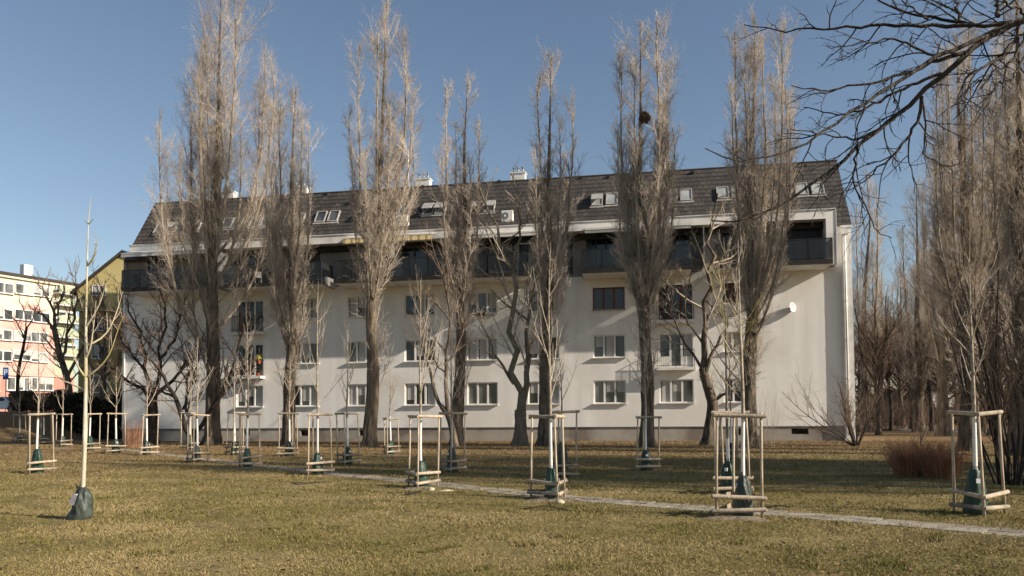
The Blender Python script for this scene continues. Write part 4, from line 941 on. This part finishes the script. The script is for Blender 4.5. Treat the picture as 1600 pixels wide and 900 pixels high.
# right background: generic bare trees, a few shapes shared
def auto_tree(label, x, y, H, seed, mats, sc=1, group=GR, multi=False):
    rs = random.Random(seed); base = Vector((x, y, 0)); root_px = None
    lim = []; c = Vector((0, 0, 0)); h0 = H * (.12 if multi else .25)
    rr_ = np.random.RandomState(seed)
    root = empty('broadleaf_tree', base, 0, label, 'tree', group)
    Vt, Qt, TC, TR = trunk_mesh('trunk', [(0, 0, -.1), (.05, 0, h0 * .5), (rs.uniform(-.2, .2), .1, h0), (rs.uniform(-.4, .4), .1, H * .6)], [.017 * H, .014 * H, .012 * H, .005 * H], mats[0], root, rr_, 9, 14)
    npmesh('trunk', Vt, Qt, mats[0], root, True)
    L0 = resample(TC[4:], 12)[None]; R0_ = np.linspace(.012 * H, .005 * H, 12)[None]
    A, AR = spawn(rr_, L0, R0_, 11, .12, 1, 34, 10, H * .62, .35, 10, .011 * H, .07, .09, .75)
    B1, R1 = spawn(rr_, A, AR, 12, .1, .98, 34, 12, .45, .4, 6, .035, .08, .12, .7, rel=True)
    B2, R2 = spawn(rr_, B1, R1, 7, .12, .98, 36, 12, .45, .4, 4, .016, .06, .12, .6, rel=True)
    B3, R3 = spawn(rr_, B2, R2, 3, .1, .95, 38, 12, .5, .3, 3, .010, .05, .12, .5, rel=True)
    tubes('crown', [(A, AR, 6, 0), (B1, R1, 4, 1), (B2, R2, 3, 1), (B3, R3, 3, 1)], [mats[0], mats[1]], root)
    return root
protos = [auto_tree('bare tree with brown twigs nearest the right end of the block', *P(1372, 650, 52).xy, 10.5, 41, ('bark_dark', 'twig_brown')),
          auto_tree('bare multi limbed tree in the middle of the right wood', *P(1455, 650, 60).xy, 11, 42, ('bark_dark', 'twig_brown')),
          auto_tree('bare dark tree behind the reddish bushes', *P(1410, 650, 70).xy, 12, 43, ('bark', 'twig_brown'))]
spots = [(1345, 74, 1.0, 0), (1392, 62, .95, 1), (1425, 66, .9, 2), (1480, 72, 1.1, 0), (1505, 56, .95, 2), (1535, 64, 1.1, 1), (1565, 54, 1.0, 0), (1590, 66, 1.2, 2), (1380, 95, 1.2, 1), (1440, 98, 1.3, 0), (1500, 96, 1.3, 2), (1560, 98, 1.3, 1), (1620, 60, 1.1, 2),
         (1640, 56, 1.0, 1), (1550, 51, .8, 2), (1620, 90, 1.3, 0), (1330, 92, 1.1, 2), (1470, 50, .75, 1),
         (1360, 110, 1.4, 0), (1412, 112, 1.4, 2), (1470, 120, 1.5, 1), (1530, 110, 1.4, 0), (1590, 112, 1.5, 2), (1520, 76, 1.2, 0), (1575, 78, 1.3, 1), (1405, 80, 1.1, 0), (1450, 82, 1.2, 2), (1495, 84, 1.2, 1), (1600, 50, .9, 2)]
words = ['right beside the block end, half hidden by the far poplar', 'left of the pointed poplar', 'right of the pointed poplar', 'just behind the staked tree on the right', 'between the two big right poplars, nearer one', 'between the two big right poplars, farther one', 'close left of the edge poplar', 'behind the edge poplar',
         'beyond the fence behind the bare shrub', 'beyond the fence, left of the pale house', 'beyond the fence, right of the pale house', 'beyond the fence near the right edge', 'at the right edge behind the multi stemmed shrub', 'outside the right edge, reaching in', 'low crown behind the multi stemmed shrub', 'far beyond the fence at the right edge', 'seen through the far poplar beside the roof', 'short crown above the reddish bushes',
         'far back beside the block end', 'far back left of the pale house', 'far back behind the pale house', 'far back right of the pale house', 'far back near the right edge', 'before the fence between the right poplars', 'before the fence near the right edge', 'before the fence left of the pointed poplar', 'before the fence behind the bushes', 'before the fence behind the staked tree', 'low at the right edge behind the big shrub']
for (px, Y, sc, pi), wd in zip(spots, words):
    t = copy_tree(protos[pi]); q = P(px, 650, Y); t.location = (q.x, Y, 0); t.scale = (sc, sc, sc); t.rotation_euler = (0, 0, px * .37); t['label'] = 'bare tree ' + wd
# trees outside the picture on the right whose shade falls over the lawn
pop_proto = [o for o in bpy.data.objects if o.name.startswith('poplar_tree') and o.get('label', '').startswith(('second', 'biggest'))]
pop_proto.sort(key=lambda o: o['label'])
for i, (x, y, s_) in enumerate([(21, 12.6, .78), (26.5, 19.5, .9), (27, 12.2, .85), (24, 16.2, 1.0), (31, 15.5, .9), (38, 13, 1.1)]):
    t = copy_tree(pop_proto[0 if i in (0, 2, 4) else 1]); t.location = (x, y, 0); t.rotation_euler = (0, 0, i * 1.3 + .5); t.scale = (s_, s_, s_ * .9); t['label'] = 'poplar standing outside the right edge of the picture'; t['group'] = 'poplars beyond the right edge shading the lawn'

# ---------------------------------------------------------------- shrubs
def shrub(name, label, base, n, H, spread, seed, mat, r0=.02, group=None, sub=(6, 5), tilt=30, up=.08, bmat=None, wob=.07, offs=.12, w0=None):
    rs = np.random.RandomState(seed); root = empty(name, base, 0, label, 'shrub', group)
    a = rs.uniform(0, 6.283, n); th = np.radians(np.abs(rs.normal(size=n)) * tilt * .6 + 4); ln = H * rs.uniform(.6, 1.1, n) / np.cos(np.minimum(th, .9)) ** .5
    ro = offs * np.sqrt(rs.random(n)); pos = np.stack([np.cos(a) * ro * (w0 or 1), np.sin(a) * ro, np.full(n, -.03)], 1); d = np.stack([np.cos(a) * np.sin(th) * spread, np.sin(a) * np.sin(th), np.cos(th)], 1); d = nrm(d)
    K = 8; out = [pos]
    for k in range(K - 1): d = nrm(d + np.array([0, 0, up]) + rs.normal(size=d.shape) * wob); pos = pos + d * (ln / (K - 1))[:, None]; out.append(pos)
    S = np.stack(out, 1); R = (r0 * rs.uniform(.5, 1.1, n))[:, None] * (1 - .8 * np.linspace(0, 1, K))[None]
    B1, R1 = spawn(rs, S, R, sub[0], .2, .97, 30, 12, .38, .4, 5, r0 * .4, .06, .1, .6, rel=True)
    B2, R2 = spawn(rs, B1, R1, sub[1], .15, .95, 32, 12, .42, .3, 4, r0 * .22, .05, .1, .5, rel=True)
    tubes('stems', [(S, R, 6, 0)], [bmat or mat], root); tubes('twigs', [(B1, R1, 4, 0), (B2, R2, 3, 0)], [mat], root); return root
q = G(1338, 697); shrub('bare_shrub', 'wide spreading bare shrub at the right corner of the block', q, 22, 4.0, 1.3, 51, 'twig_brown', .035, tilt=55, bmat='bark_dark', sub=(8, 6))
q = G(1577, 757); shrub('bare_shrub', 'big dark multi stemmed shrub fanning out at the right edge of the lawn', q, 26, 5.4, 1.1, 52, 'twig_brown', .036, tilt=34, bmat='bark_dark', sub=(8, 6), offs=.3)
q = G(1423, 744); shrub('dogwood_bush', 'dense reddish brown bush, left one of the pair', q, 420, .95, 1.1, 53, 'twig_red', .007, 'reddish bushes on the right lawn', sub=(5, 3), tilt=26, offs=.34, up=.03)
q = G(1472, 747); shrub('dogwood_bush', 'dense reddish brown bush, right one of the pair, next to the staked tree', q, 420, .92, 1.1, 54, 'twig_red', .007, 'reddish bushes on the right lawn', sub=(5, 3), tilt=24, offs=.36, up=.03)
q = G(1436, 700); shrub('bare_shrub', 'thin bare shrub standing behind the reddish bushes', q, 12, 2.4, 1, 55, 'twig_brown', .02, sub=(6, 4), tilt=24)
ub = [shrub('undergrowth_shrub', 'brown undergrowth shrub beside the far poplar right of the block', Vector((P(1352, 650, 60).x, 60, 0)), 60, 3.2, 1.2, 61, 'twig_brown', .02, 'bare undergrowth of the right wood', sub=(6, 5), tilt=40, offs=.8),
      shrub('undergrowth_shrub', 'brown undergrowth shrub left of the reddish bushes, farther back', Vector((P(1395, 650, 66).x, 66, 0)), 60, 3.6, 1.2, 62, 'twig_brown', .02, 'bare undergrowth of the right wood', sub=(6, 5), tilt=40, offs=.8)]
for k, (px, Y, sc, wd) in enumerate([(1430, 72, 1.1, 'in front of the dark fence, left of the pale house'), (1500, 62, 1.0, 'behind the staked tree at the right'), (1540, 55, 1.0, 'between the two tall right poplars'), (1580, 60, 1.2, 'behind the multi stemmed shrub'), (1375, 80, 1.2, 'far back near the block end'), (1465, 90, 1.0, 'right before the fence below the pale house'), (1520, 80, 1.3, 'before the fence right of the pale house'), (1612, 50, 1.1, 'at the right edge')]):
    t = copy_tree(ub[k % 2]); t.location = (P(px, 650, Y).x, Y, 0); t.scale = (sc, sc, sc); t.rotation_euler = (0, 0, k * 1.1); t['label'] = 'brown undergrowth shrub ' + wd
q = G(208, 700); shrub('twig_clump', 'small reddish clump of upright twigs before the left plinth', q, 90, 1.5, .5, 56, 'twig_red', .008, sub=(3, 2), tilt=10, offs=.4)
q = G(1195, 698); shrub('twig_clump', 'thin upright shoots at the foot of the seventh poplar', q, 26, 3.0, .5, 57, 'twig_pale', .010, sub=(3, 2), tilt=10, offs=.5)

# ================================================================== STAKED SAPLINGS
def sapling(base, H, seed, label, br=10, mats=('sapling_bark', 'twig_pale'), r=.028, h0=2.0, lean=0, group='young staked trees with whitewashed trunks', L=.33, ang=28):
    rs = np.random.RandomState(seed); root = empty('young_tree', base, rs.uniform(0, 6), label, 'tree', group)
    tp = [(0, 0, -.05)] + [(rs.normal() * .018 + lean * f, rs.normal() * .018, H * f) for f in (.2, .4, .6, .8, 1)]
    Vt, Qt, TC, TR = trunk_mesh('trunk', tp, [r * 1.25, r * 1.1, r, r * .75, r * .45, r * .15], mats[0], root, rs, 9, 20, 0, .03)
    npmesh('trunk', Vt, Qt, mats[0], root, True)
    i = np.argmin(np.abs(TC[:, 2] - h0)); Tp = resample(TC[i:], 12)[None]; Rp = np.linspace(TR[i], TR[-1], 12)[None]
    B1, R1 = spawn(rs, Tp, Rp, br, .0, .93, ang + 8, 10, H * L, .62, 8, r * .42, .10, .05, .75, rmul=.6)
    B2, R2 = spawn(rs, B1, R1, 5, .15, .95, 30, 10, .38, .4, 5, r * .16, .08, .07, .5, rel=True)
    B3, R3 = spawn(rs, B2, R2, 2, .2, .95, 32, 10, .4, .3, 3, r * .11, .06, .08, .4, rel=True)
    tubes('crown', [(B1, R1, 5, 0), (B2, R2, 3, 0), (B3, R3, 3, 0)], [mats[1]], root); return root
def bag(base, H, w, label, seed, mat='bag_green', slump=0):
    rs = np.random.RandomState(seed); root = empty('watering_bag', base, rs.uniform(0, 6.28) if not slump else 0, label, 'watering bag', 'green watering bags zipped round the young trunks')
    K, n = 16, 36; t = np.linspace(0, 1, K); a = np.arange(n) * 2 * np.pi / n
    R = w * ((.5 if slump else .40) * (1 - t) ** .6 * (1 - .12 * np.cos(t * 3)) + .13)
    R[0] *= .93; fold = 1 + .07 * np.sin(a * 7 + rs.uniform(0, 6))[None] * (.3 + t[:, None]) + .06 * np.sin(a[None] * 3 + t[:, None] * 5 + rs.uniform(0, 6)) + rs.normal(size=(K, n)) * .012
    if slump: fold += .10 * np.sin(a[None] * 2 + t[:, None] * 9) * (1 - t[:, None]) + .05 * np.sin(a[None] * 9 + t[:, None] * 14)
    X = R[:, None] * np.cos(a)[None] * fold; Y = R[:, None] * np.sin(a)[None] * fold * .85; Z = (t * H)[:, None] + 0 * X + rs.normal(size=X.shape) * .004
    X += (slump * .06 * np.sin(t * 2.2))[:, None]
    V = np.stack([X, Y, Z], -1).reshape(-1, 3); k, j = np.meshgrid(np.arange(K - 1), np.arange(n), indexing='ij'); j2 = (j + 1) % n
    Q = np.stack([k * n + j, k * n + j2, (k + 1) * n + j2, (k + 1) * n + j], -1).reshape(-1, 4)
    npmesh('bag_body', V, Q, mat, root, True)
    m = MB(); c, s_ = math.cos(-1.2), math.sin(-1.2)
    e = .115 * w
    for sg in (-1, 1):
        m.tube([(sg * e, 0, H * .97), (sg * e * 1.6, -.02, H * 1.08), (sg * e * .4, -.03, H * 1.06), (sg * e * .2, -.03, H * .98)], .008, 6)
    m.build('carry_strap', 'dark_metal', root)
    # white valve tab near the top
    r_ = w * .26; MB().box(-.03, .03, -r_ * 1.05 - .012, -r_ * .6, H * .70, H * .80).build('filling_tab', 'sign_white', root)
    if slump: 
        mm = MB(); mm.add([(-.10, -.155, .27), (-.015, -.16, .25), (.02, -.112, .41), (-.05, -.11, .44), (-.10, -.14, .27), (-.015, -.145, .25), (.02, -.10, .41), (-.05, -.10, .44)], [(0, 1, 2, 3), (7, 6, 5, 4), (0, 4, 5, 1), (1, 5, 6, 2), (2, 6, 7, 3), (3, 7, 4, 0)]); mm.build('grey_patch', 'bag_label', root)
    return root
def stake_frame(base, phi, side, H, label, seed, wmat='wood_stake', lean=0):
    rg = random.Random(seed); root = empty('stake_frame', base, 0, label, 'tree stakes', 'three post timber frames round the young trees')
    R = side / math.sqrt(3); vb = [Vector((math.cos(phi + k * 2.0944) * R, math.sin(phi + k * 2.0944) * R, 0)) for k in range(3)]
    lx, ly = rg.uniform(-.05, .05), rg.uniform(-.05, .05)
    vt = [v * rg.uniform(.90, 1.0) + Vector((lx + rg.uniform(-.025, .025), ly + rg.uniform(-.025, .025), H + rg.uniform(-.015, .015))) for v in vb]; rp = .024
    for a, b in zip(vb, vt):
        MB().tube([a - Vector((0, 0, .1)), a.lerp(b, .5) + Vector((rg.uniform(-.008, .008), 0, 0)), b], [rp, rp * .97, rp * .93], 9).build('post', wmat, root, True)
    def rail(a, b, z0_, z1_, r, name, mat, out):
        mid = (a + b) / 2; o = Vector((mid.x, mid.y, 0)).normalized() * out; d = (b - a).normalized() * .06; d.z = 0
        pa_ = Vector((a.x, a.y, z0_)) + o - d; pb_ = Vector((b.x, b.y, z1_)) + o + d
        # half round timber: flat towards the posts
        t = (pb_ - pa_).normalized(); n_ = Vector((o.x, o.y, 0)).normalized(); up_ = Vector((0, 0, 1)); vs_ = []
        for p in (pa_, pb_):
            for q in (-90, -50, -15, 15, 50, 90): vs_.append(p + n_ * (math.cos(math.radians(q)) * r) + up_ * (math.sin(math.radians(q)) * r))
        m = MB(); m.add(vs_, [(i, i + 6, (i + 1) % 6 + 6, (i + 1) % 6) for i in range(6)] + [tuple(range(5, -1, -1)), tuple(range(6, 12))]); m.build(name, mat, root)
    for k in range(3):
        a, b = vb[k], vb[(k + 1) % 3]; at, bt = vt[k], vt[(k + 1) % 3]
        j = rg.uniform(-.02, .02)
        rail(at, bt, H - .035 + j, H - .035 - j, .034, 'top_rail', 'wood_weathered' if rg.random() < .55 else wmat, rp * .9)
        rail(a, b, .34 + j, .34 - j, .036, 'lower_rail', wmat if rg.random() < .5 else 'wood_weathered', rp * .95)
        rail(a, b, .13 - j, .13 + j, .036, 'lower_rail', wmat if rg.random() < .5 else 'wood_weathered', rp * .95)
    # tie strap holding the trunk
    m = MB(); m.tube([vt[0] - Vector((0, 0, .06)), Vector((.04, .0, H - .05)), vt[1] - Vector((0, 0, .06))], .011, 6); m.tube([vt[2] - Vector((0, 0, .06)), Vector((-.03, .0, H - .06))], .011, 6); m.build('tie_band', 'dark_metal', root)
    return root
D = math.radians
ST = [
    (58, 739, -85, .86, 1.83, 4.3, .74, 'bag_green', 'left of the unstaked foreground tree, nearest one at the left edge'), # px, py, phi, side, H, tree H, bag H, bag mat, where
    (30, 690, -60, .85, 1.85, 4.0, .55, 'bag_dark', 'at the far left below the bank, first of the distant row'),
    (68, 694, -100, .85, 1.85, 3.8, .55, 'bag_dark', 'second of the distant row at the left'),
    (98, 698, -70, .85, 1.85, 4.0, .6, 'bag_dark', 'third of the distant row at the left'),
    (140, 704, -80, .85, 1.85, 4.2, .75, 'bag_green', 'close behind the unstaked tree in the left foreground'),
    (181, 708, -120, .85, 1.85, 4.0, .65, 'bag_green', 'before the left corner of the white block'),
    (229, 711, -95, .82, 1.78, 4.2, .6, 'bag_dark', 'in front of the short tree with the knobbly trunk'),
    (307, 722, -80, .82, 1.76, 4.6, .6, 'bag_dark', 'nearer of the pair left of the biggest poplar'),
    (297, 703, -60, .9, 1.85, 4.2, .75, 'bag_dark', 'farther of the pair left of the biggest poplar'),
    (386, 730, -95, .8, 1.78, 4.8, .62, 'bag_green', 'nearer of the pair right of the biggest poplar'),
    (366, 711, -75, .8, 1.85, 4.0, .6, 'bag_green', 'farther of the pair right of the biggest poplar'),
    (452, 713, -30, .85, 1.8, 4.2, .62, 'bag_dark', 'in front of the second poplar'),
    (496, 741, -115, .8, 1.76, 5.6, .62, 'bag_green', 'beside the slab path between the second and third poplars'),
    (543, 726, 150, .85, 1.78, 4.6, .6, 'bag_green', 'left of the third poplar, behind the path'),
    (610, 710, 20, .72, 1.55, 3.7, .55, 'bag_green', 'low one standing on pale soil right of the third poplar'),
    (658, 761, -95, .80, 1.70, 4.9, .62, 'bag_green', 'at the path left of the fourth poplar'),
    (706, 738, 150, .80, 1.76, 4.6, .72, 'bag_dark', 'behind the path in front of the fourth poplar'),
    (861, 779, -75, .82, 1.69, 5.2, .62, 'bag_green', 'nearer of the pair in front of the fifth poplar'),
    (878, 747, -140, .78, 1.78, 3.2, .95, 'bag_dark', 'farther of the pair in front of the fifth poplar'),
    (1010, 735, -25, .72, 1.60, 4.4, .6, 'bag_green', 'in front of the sixth poplar'),
    (1152, 807, -38, .82, 1.70, 4.6, .68, 'bag_dark', 'nearest one, in front of the seventh poplar'),
    (1141, 771, -30, .80, 1.74, 5.0, .68, 'bag_green', 'directly behind the nearest one before the seventh poplar'),
    (1143, 718, -80, .80, 1.65, 3.8, .6, 'bag_dark', 'farthest one before the seventh poplar'),
    (1533, 803, -115, .84, 1.71, 4.7, .74, 'bag_green', 'beside the path at the right, near the reddish bushes')]
for i, (px, py, phi, side, H, TH_, bh, bm, wh) in enumerate(ST):
    b = G(px, py); 
    if py < 700: b = G(px, py)
    stake_frame(b, D(phi), side * .88, H, 'timber stake frame ' + wh, 100 + i, lean=0)
    dx = {20: .11, 17: .02, 23: -.08, 21: -.03}.get(i, 0) ; off = Vector((dx, 0, 0))
    ym = ('sapling_bark', 'twig_pale')
    if i in (21,): ym = ('sapling_bark_tan', 'twig_yellow')
    sapling(b + off, TH_, 200 + i, 'whitewashed young tree ' + wh, br=11 if TH_ > 4.3 else 9, mats=ym, r=.03 if py > 730 else .036, h0=1.95)
    bag(b + off, bh, .40 if bm == 'bag_green' else .42, ('green' if bm == 'bag_green' else 'dark green') + ' watering bag ' + wh, 300 + i, bm)
# soil discs
for i, (px, py, r) in enumerate([(140, 707, .75), (610, 712, .8), (658, 763, .55), (861, 781, .7), (1152, 809, .6), (98, 701, .7), (386, 732, .5)]):
    q = G(px, py); rs = np.random.RandomState(i); n = 26; a = np.arange(n) * 6.2832 / n; rad = r * (.75 + .2 * np.sin(a * 3 + i) + rs.uniform(-.08, .08, n))
    V = [(0, 0, .035)] + [(rad[k] * .6 * math.cos(a[k]), rad[k] * .6 * math.sin(a[k]), .028 + rs.uniform(-.01, .01)) for k in range(n)] + [(rad[k] * math.cos(a[k]), rad[k] * math.sin(a[k]), -.004) for k in range(n)]
    m = MB(); m.add(V, [(0, 1 + k, 1 + (k + 1) % n) for k in range(n)] + [(1 + k, 1 + n + k, 1 + n + (k + 1) % n, 1 + (k + 1) % n) for k in range(n)])
    o = m.build('soil_patch', 'soil', None, True); o.location = q; tag(o, None, None, kind='structure')
# foreground tree without stakes
b = G(124, 811)
def fore():
    rs = np.random.RandomState(71); Y = b.y; root = empty('young_tree', b, 0, 'slim unstaked young tree with yellowish upper bark in the left foreground', 'tree')
    W = lambda px, py, dy=0: np.array(P(px, py, Y + dy)) - np.array(b)
    tp = [W(125, 811), W(130, 760), W(132, 700), W(134, 600), W(134, 540), W(135, 470), W(136, 420), W(137, 380), W(138, 340), W(142, 308)]; tp[0][2] = -.03
    Vt, Qt, TC, TR = trunk_mesh('trunk', tp, [.037, .035, .034, .031, .028, .023, .017, .013, .009, .004], 'sapling_fore', root, rs, 10, 30, 0, .04)
    npmesh('trunk', Vt, Qt, 'sapling_fore', root, True)
    lim = [[(134, 590), (150, 580), (170, 560), (180, 530), (186, 505), (195, 490)], [(135, 540), (150, 536), (168, 522), (182, 490), (192, 455)], [(134, 590), (122, 575), (115, 555), (112, 530)], [(134, 540), (122, 530), (112, 520)],
           [(135, 510), (148, 490), (158, 470), (165, 445)], [(136, 500), (128, 480), (124, 460)], [(137, 415), (146, 405), (150, 390), (153, 372)], [(134, 610), (112, 600), (90, 590), (70, 570)], [(134, 560), (142, 545), (146, 510), (150, 470)],
           [(138, 350), (134, 346), (131, 343)], [(139, 350), (143, 345), (147, 342)]]
    LPs, LRs = [], []
    for k, l in enumerate(lim):
        C = resample([W(p[0], p[1], (i * .06) * (1 if k % 2 else -1)) for i, p in enumerate(l)], 10); LPs.append(C); r0 = .019 if len(l) > 3 else .008; LRs.append(r0 * (1 - .8 * np.linspace(0, 1, 10)))
    LPs, LRs = np.stack(LPs), np.stack(LRs); B1, R1 = spawn(rs, LPs, LRs, 4, .3, .95, 34, 10, .4, .4, 6, .006, .12, .06, .6, rel=True)
    B2, R2 = spawn(rs, B1, R1, 3, .3, .95, 34, 10, .4, .4, 4, .004, .1, .06, .6, rel=True)
    tubes('crown', [(LPs, LRs, 7, 0), (B1, R1, 4, 1), (B2, R2, 3, 1)], ['twig_fore', 'twig_pale'], root)
noise_mat('sapling_fore', (.42, .37, .29), (.60, .55, .45), 6, .85, .4, 30, c3=(.40, .34, .19), s3=.9); noise_mat('twig_fore', (.38, .33, .23), (.52, .46, .35), 5, .8, c3=(.38, .32, .13), s3=2)
fore()
bg_ = bag(b, .54, .34, 'slumped grey green watering bag at the foot of the unstaked foreground tree', 72, 'bag_dark', 1); del bg_['group']
for i, (px, py, lab, mat) in enumerate([(875, 786, 'small yellowish stone at the foot of the frame before the fifth poplar', 'stone_pale'), (674, 766, 'small pale stone at the foot of the frame left of the fourth poplar', 'stone_pale'), (697, 767, 'flat pale stone lying in the grass by the path', 'stone_pale')]):
    q = G(px, py); rs = np.random.RandomState(80 + i); n = 10; m = MB(); V = []
    for k in range(5):
        th_ = k / 4 * math.pi / 2
        for j in range(n): a = j * 6.2832 / n; rr2 = .09 * math.cos(th_) * rs.uniform(.85, 1.1) + .002; V.append((rr2 * math.cos(a) * (1.9 if i == 2 else 1), rr2 * math.sin(a), .08 * math.sin(th_) * (.5 if i == 2 else 1) - .01))
    m.add(V, [(k * n + j, k * n + (j + 1) % n, (k + 1) * n + (j + 1) % n, (k + 1) * n + j) for k in range(4) for j in range(n)] + [tuple(range(4 * n, 5 * n))]); o = m.build('stone', mat); o.location = q; tag(o, lab, 'stone')

# ================================================================== OVERHANGING TREE AT THE RIGHT
def overhang():
    Y = 4.3; base = Vector((6.6, -.6, 0)); bb = np.array(base); rs = np.random.RandomState(91)
    root = empty('overhanging_tree', base, 0, 'dark bare boughs reaching in from the upper right corner', 'tree')
    W = lambda px, py, dy=0: np.array(P(px, py, Y + dy)) - bb
    tp = [(0, 0, -.1), (.0, 0, 1.2), (-.05, 0, 2.4), (-.1, -.05, 3.4), (-.1, -.1, 5.5), (.2, 0, 8)]
    Vt, Qt, TC, TR = trunk_mesh('trunk', tp, [.26, .23, .2, .18, .11, .05], 'bark_dark', root, rs, 14, 22)
    npmesh('trunk', Vt, Qt, 'bark_dark', root, True)
    st = tuple((TC[11]))
    main = [
        ([(1640, 18), (1560, 45), (1510, 82), (1470, 115), (1420, 165), (1370, 205), (1340, 232), (1300, 268), (1262, 292), (1215, 325), (1165, 345), (1110, 350)], .044, 0),
        ([(1640, 18), (1590, 38), (1540, 42), (1500, 34), (1450, 28), (1400, 15), (1340, -15)], .034, .3),
        ([(1560, 45), (1520, 62), (1470, 88), (1420, 115), (1370, 150), (1320, 180), (1275, 215), (1258, 228), (1215, 243), (1150, 255), (1125, 250), (1103, 233)], .022, -.3),
        ([(1520, 40), (1470, 42), (1420, 38), (1350, 43), (1290, 44), (1230, 47), (1190, 45), (1162, 40)], .020, .4),
        ([(1510, 82), (1460, 95), (1420, 112), (1370, 128), (1330, 135), (1290, 142), (1240, 133)], .020, .1),
        ([(1590, 60), (1560, 92), (1530, 108), (1505, 120), (1503, 150), (1510, 175)], .018, -.4),
        ([(1640, 30), (1600, 55), (1590, 85), (1570, 105), (1555, 110), (1530, 140)], .022, -.2),
        ([(1470, 115), (1420, 135), (1370, 160), (1330, 180), (1290, 175), (1255, 165)], .016, .3),
        ([(1420, 165), (1380, 200), (1345, 215), (1300, 215), (1260, 205), (1235, 200)], .014, -.2),
        ([(1440, 150), (1435, 190), (1410, 230), (1385, 250), (1352, 285), (1322, 300)], .016, .2),
        ([(1340, 232), (1330, 280), (1345, 310), (1360, 340), (1370, 370), (1395, 372)], .010, -.1),
        ([(1500, 34), (1495, 10), (1490, -20)], .014, .1), ([(1560, 25), (1558, 0), (1550, -25)], .02, .2),
        ([(1450, 30), (1420, 10), (1400, -6)], .010, .3), ([(1470, 88), (1430, 75), (1400, 60), (1360, 62), (1310, 75), (1290, 72)], .012, .1),
        ([(1600, 90), (1580, 130), (1560, 125), (1545, 160), (1530, 185)], .010, -.2), ([(1440, 150), (1445, 190), (1440, 240), (1475, 260), (1520, 255)], .009, .2),
        ([(1640, 20), (1600, 20), (1575, 10), (1560, -20)], .02, -.3)]
    LPs, LRs = [], []
    for pts, r, dy in main:
        C = resample([W(p[0], p[1], dy * (i / len(pts))) for i, p in enumerate(pts)], 20); C[1:] += rs.normal(size=(19, 3)) * .006; LPs.append(C); LRs.append(r * (.42 if r > .03 else .58) * (1 - .84 * np.linspace(0, 1, 20)) + .001)
    # boughs join the trunk outside the picture
    j = np.stack([np.array(st) * (1 - t) + LPs[0][0] * t + np.array([0, 0, .25 * math.sin(t * 3.1)]) for t in np.linspace(0, 1, 20)]); J, JR = j[None], np.linspace(.09, .034, 20)[None]
    LPs, LRs = np.stack(LPs), np.stack(LRs)
    B1, R1 = spawn(rs, LPs, LRs, 8, .10, .97, 40, 14, .40, .45, 9, .0046, -.03, .17, .6, rmul=.7)
    m = B1[:, -1]; 
    B2, R2 = spawn(rs, B1, R1, 4, .2, .97, 42, 14, .5, .3, 6, .0030, .0, .17, .5, rel=True)
    B3, R3 = spawn(rs, B2, R2, 1, .3, .97, 42, 14, .5, .3, 4, .0022, .0, .15, .4, rel=True)
    # the rest of the crown above and outside the frame
    C0, CR0 = spawn(rs, TC[10:][None], TR[10:][None], 16, .1, .98, 55, 10, 2.6, .4, 10, .05, .05, .12, .8)
    C0 = C0[(C0[:, -1, 0] > -.8)]; CR0 = CR0[:len(C0)]
    C1, CR1 = spawn(rs, C0, CR0, 7, .2, .97, 42, 14, .45, .4, 7, .012, .02, .15, .6, rel=True); C2, CR2 = spawn(rs, C1, CR1, 5, .2, .97, 42, 14, .5, .4, 5, .005, .02, .15, .6, rel=True)
    tubes('crown', [(J, JR, 10, 0), (LPs, LRs, 8, 0), (B1, R1, 5, 1), (B2, R2, 4, 1), (B3, R3, 3, 1), (C0, CR0, 6, 0), (C1, CR1, 4, 1), (C2, CR2, 3, 1)], ['bark_dark', 'twig_dark'], root)
overhang()
t = copy_tree(protos[1]); t.location = (18.5, 5.2, 0); t.scale = (.55, .55, .55); t['label'] = 'small bare tree outside the right edge beside the lawn'
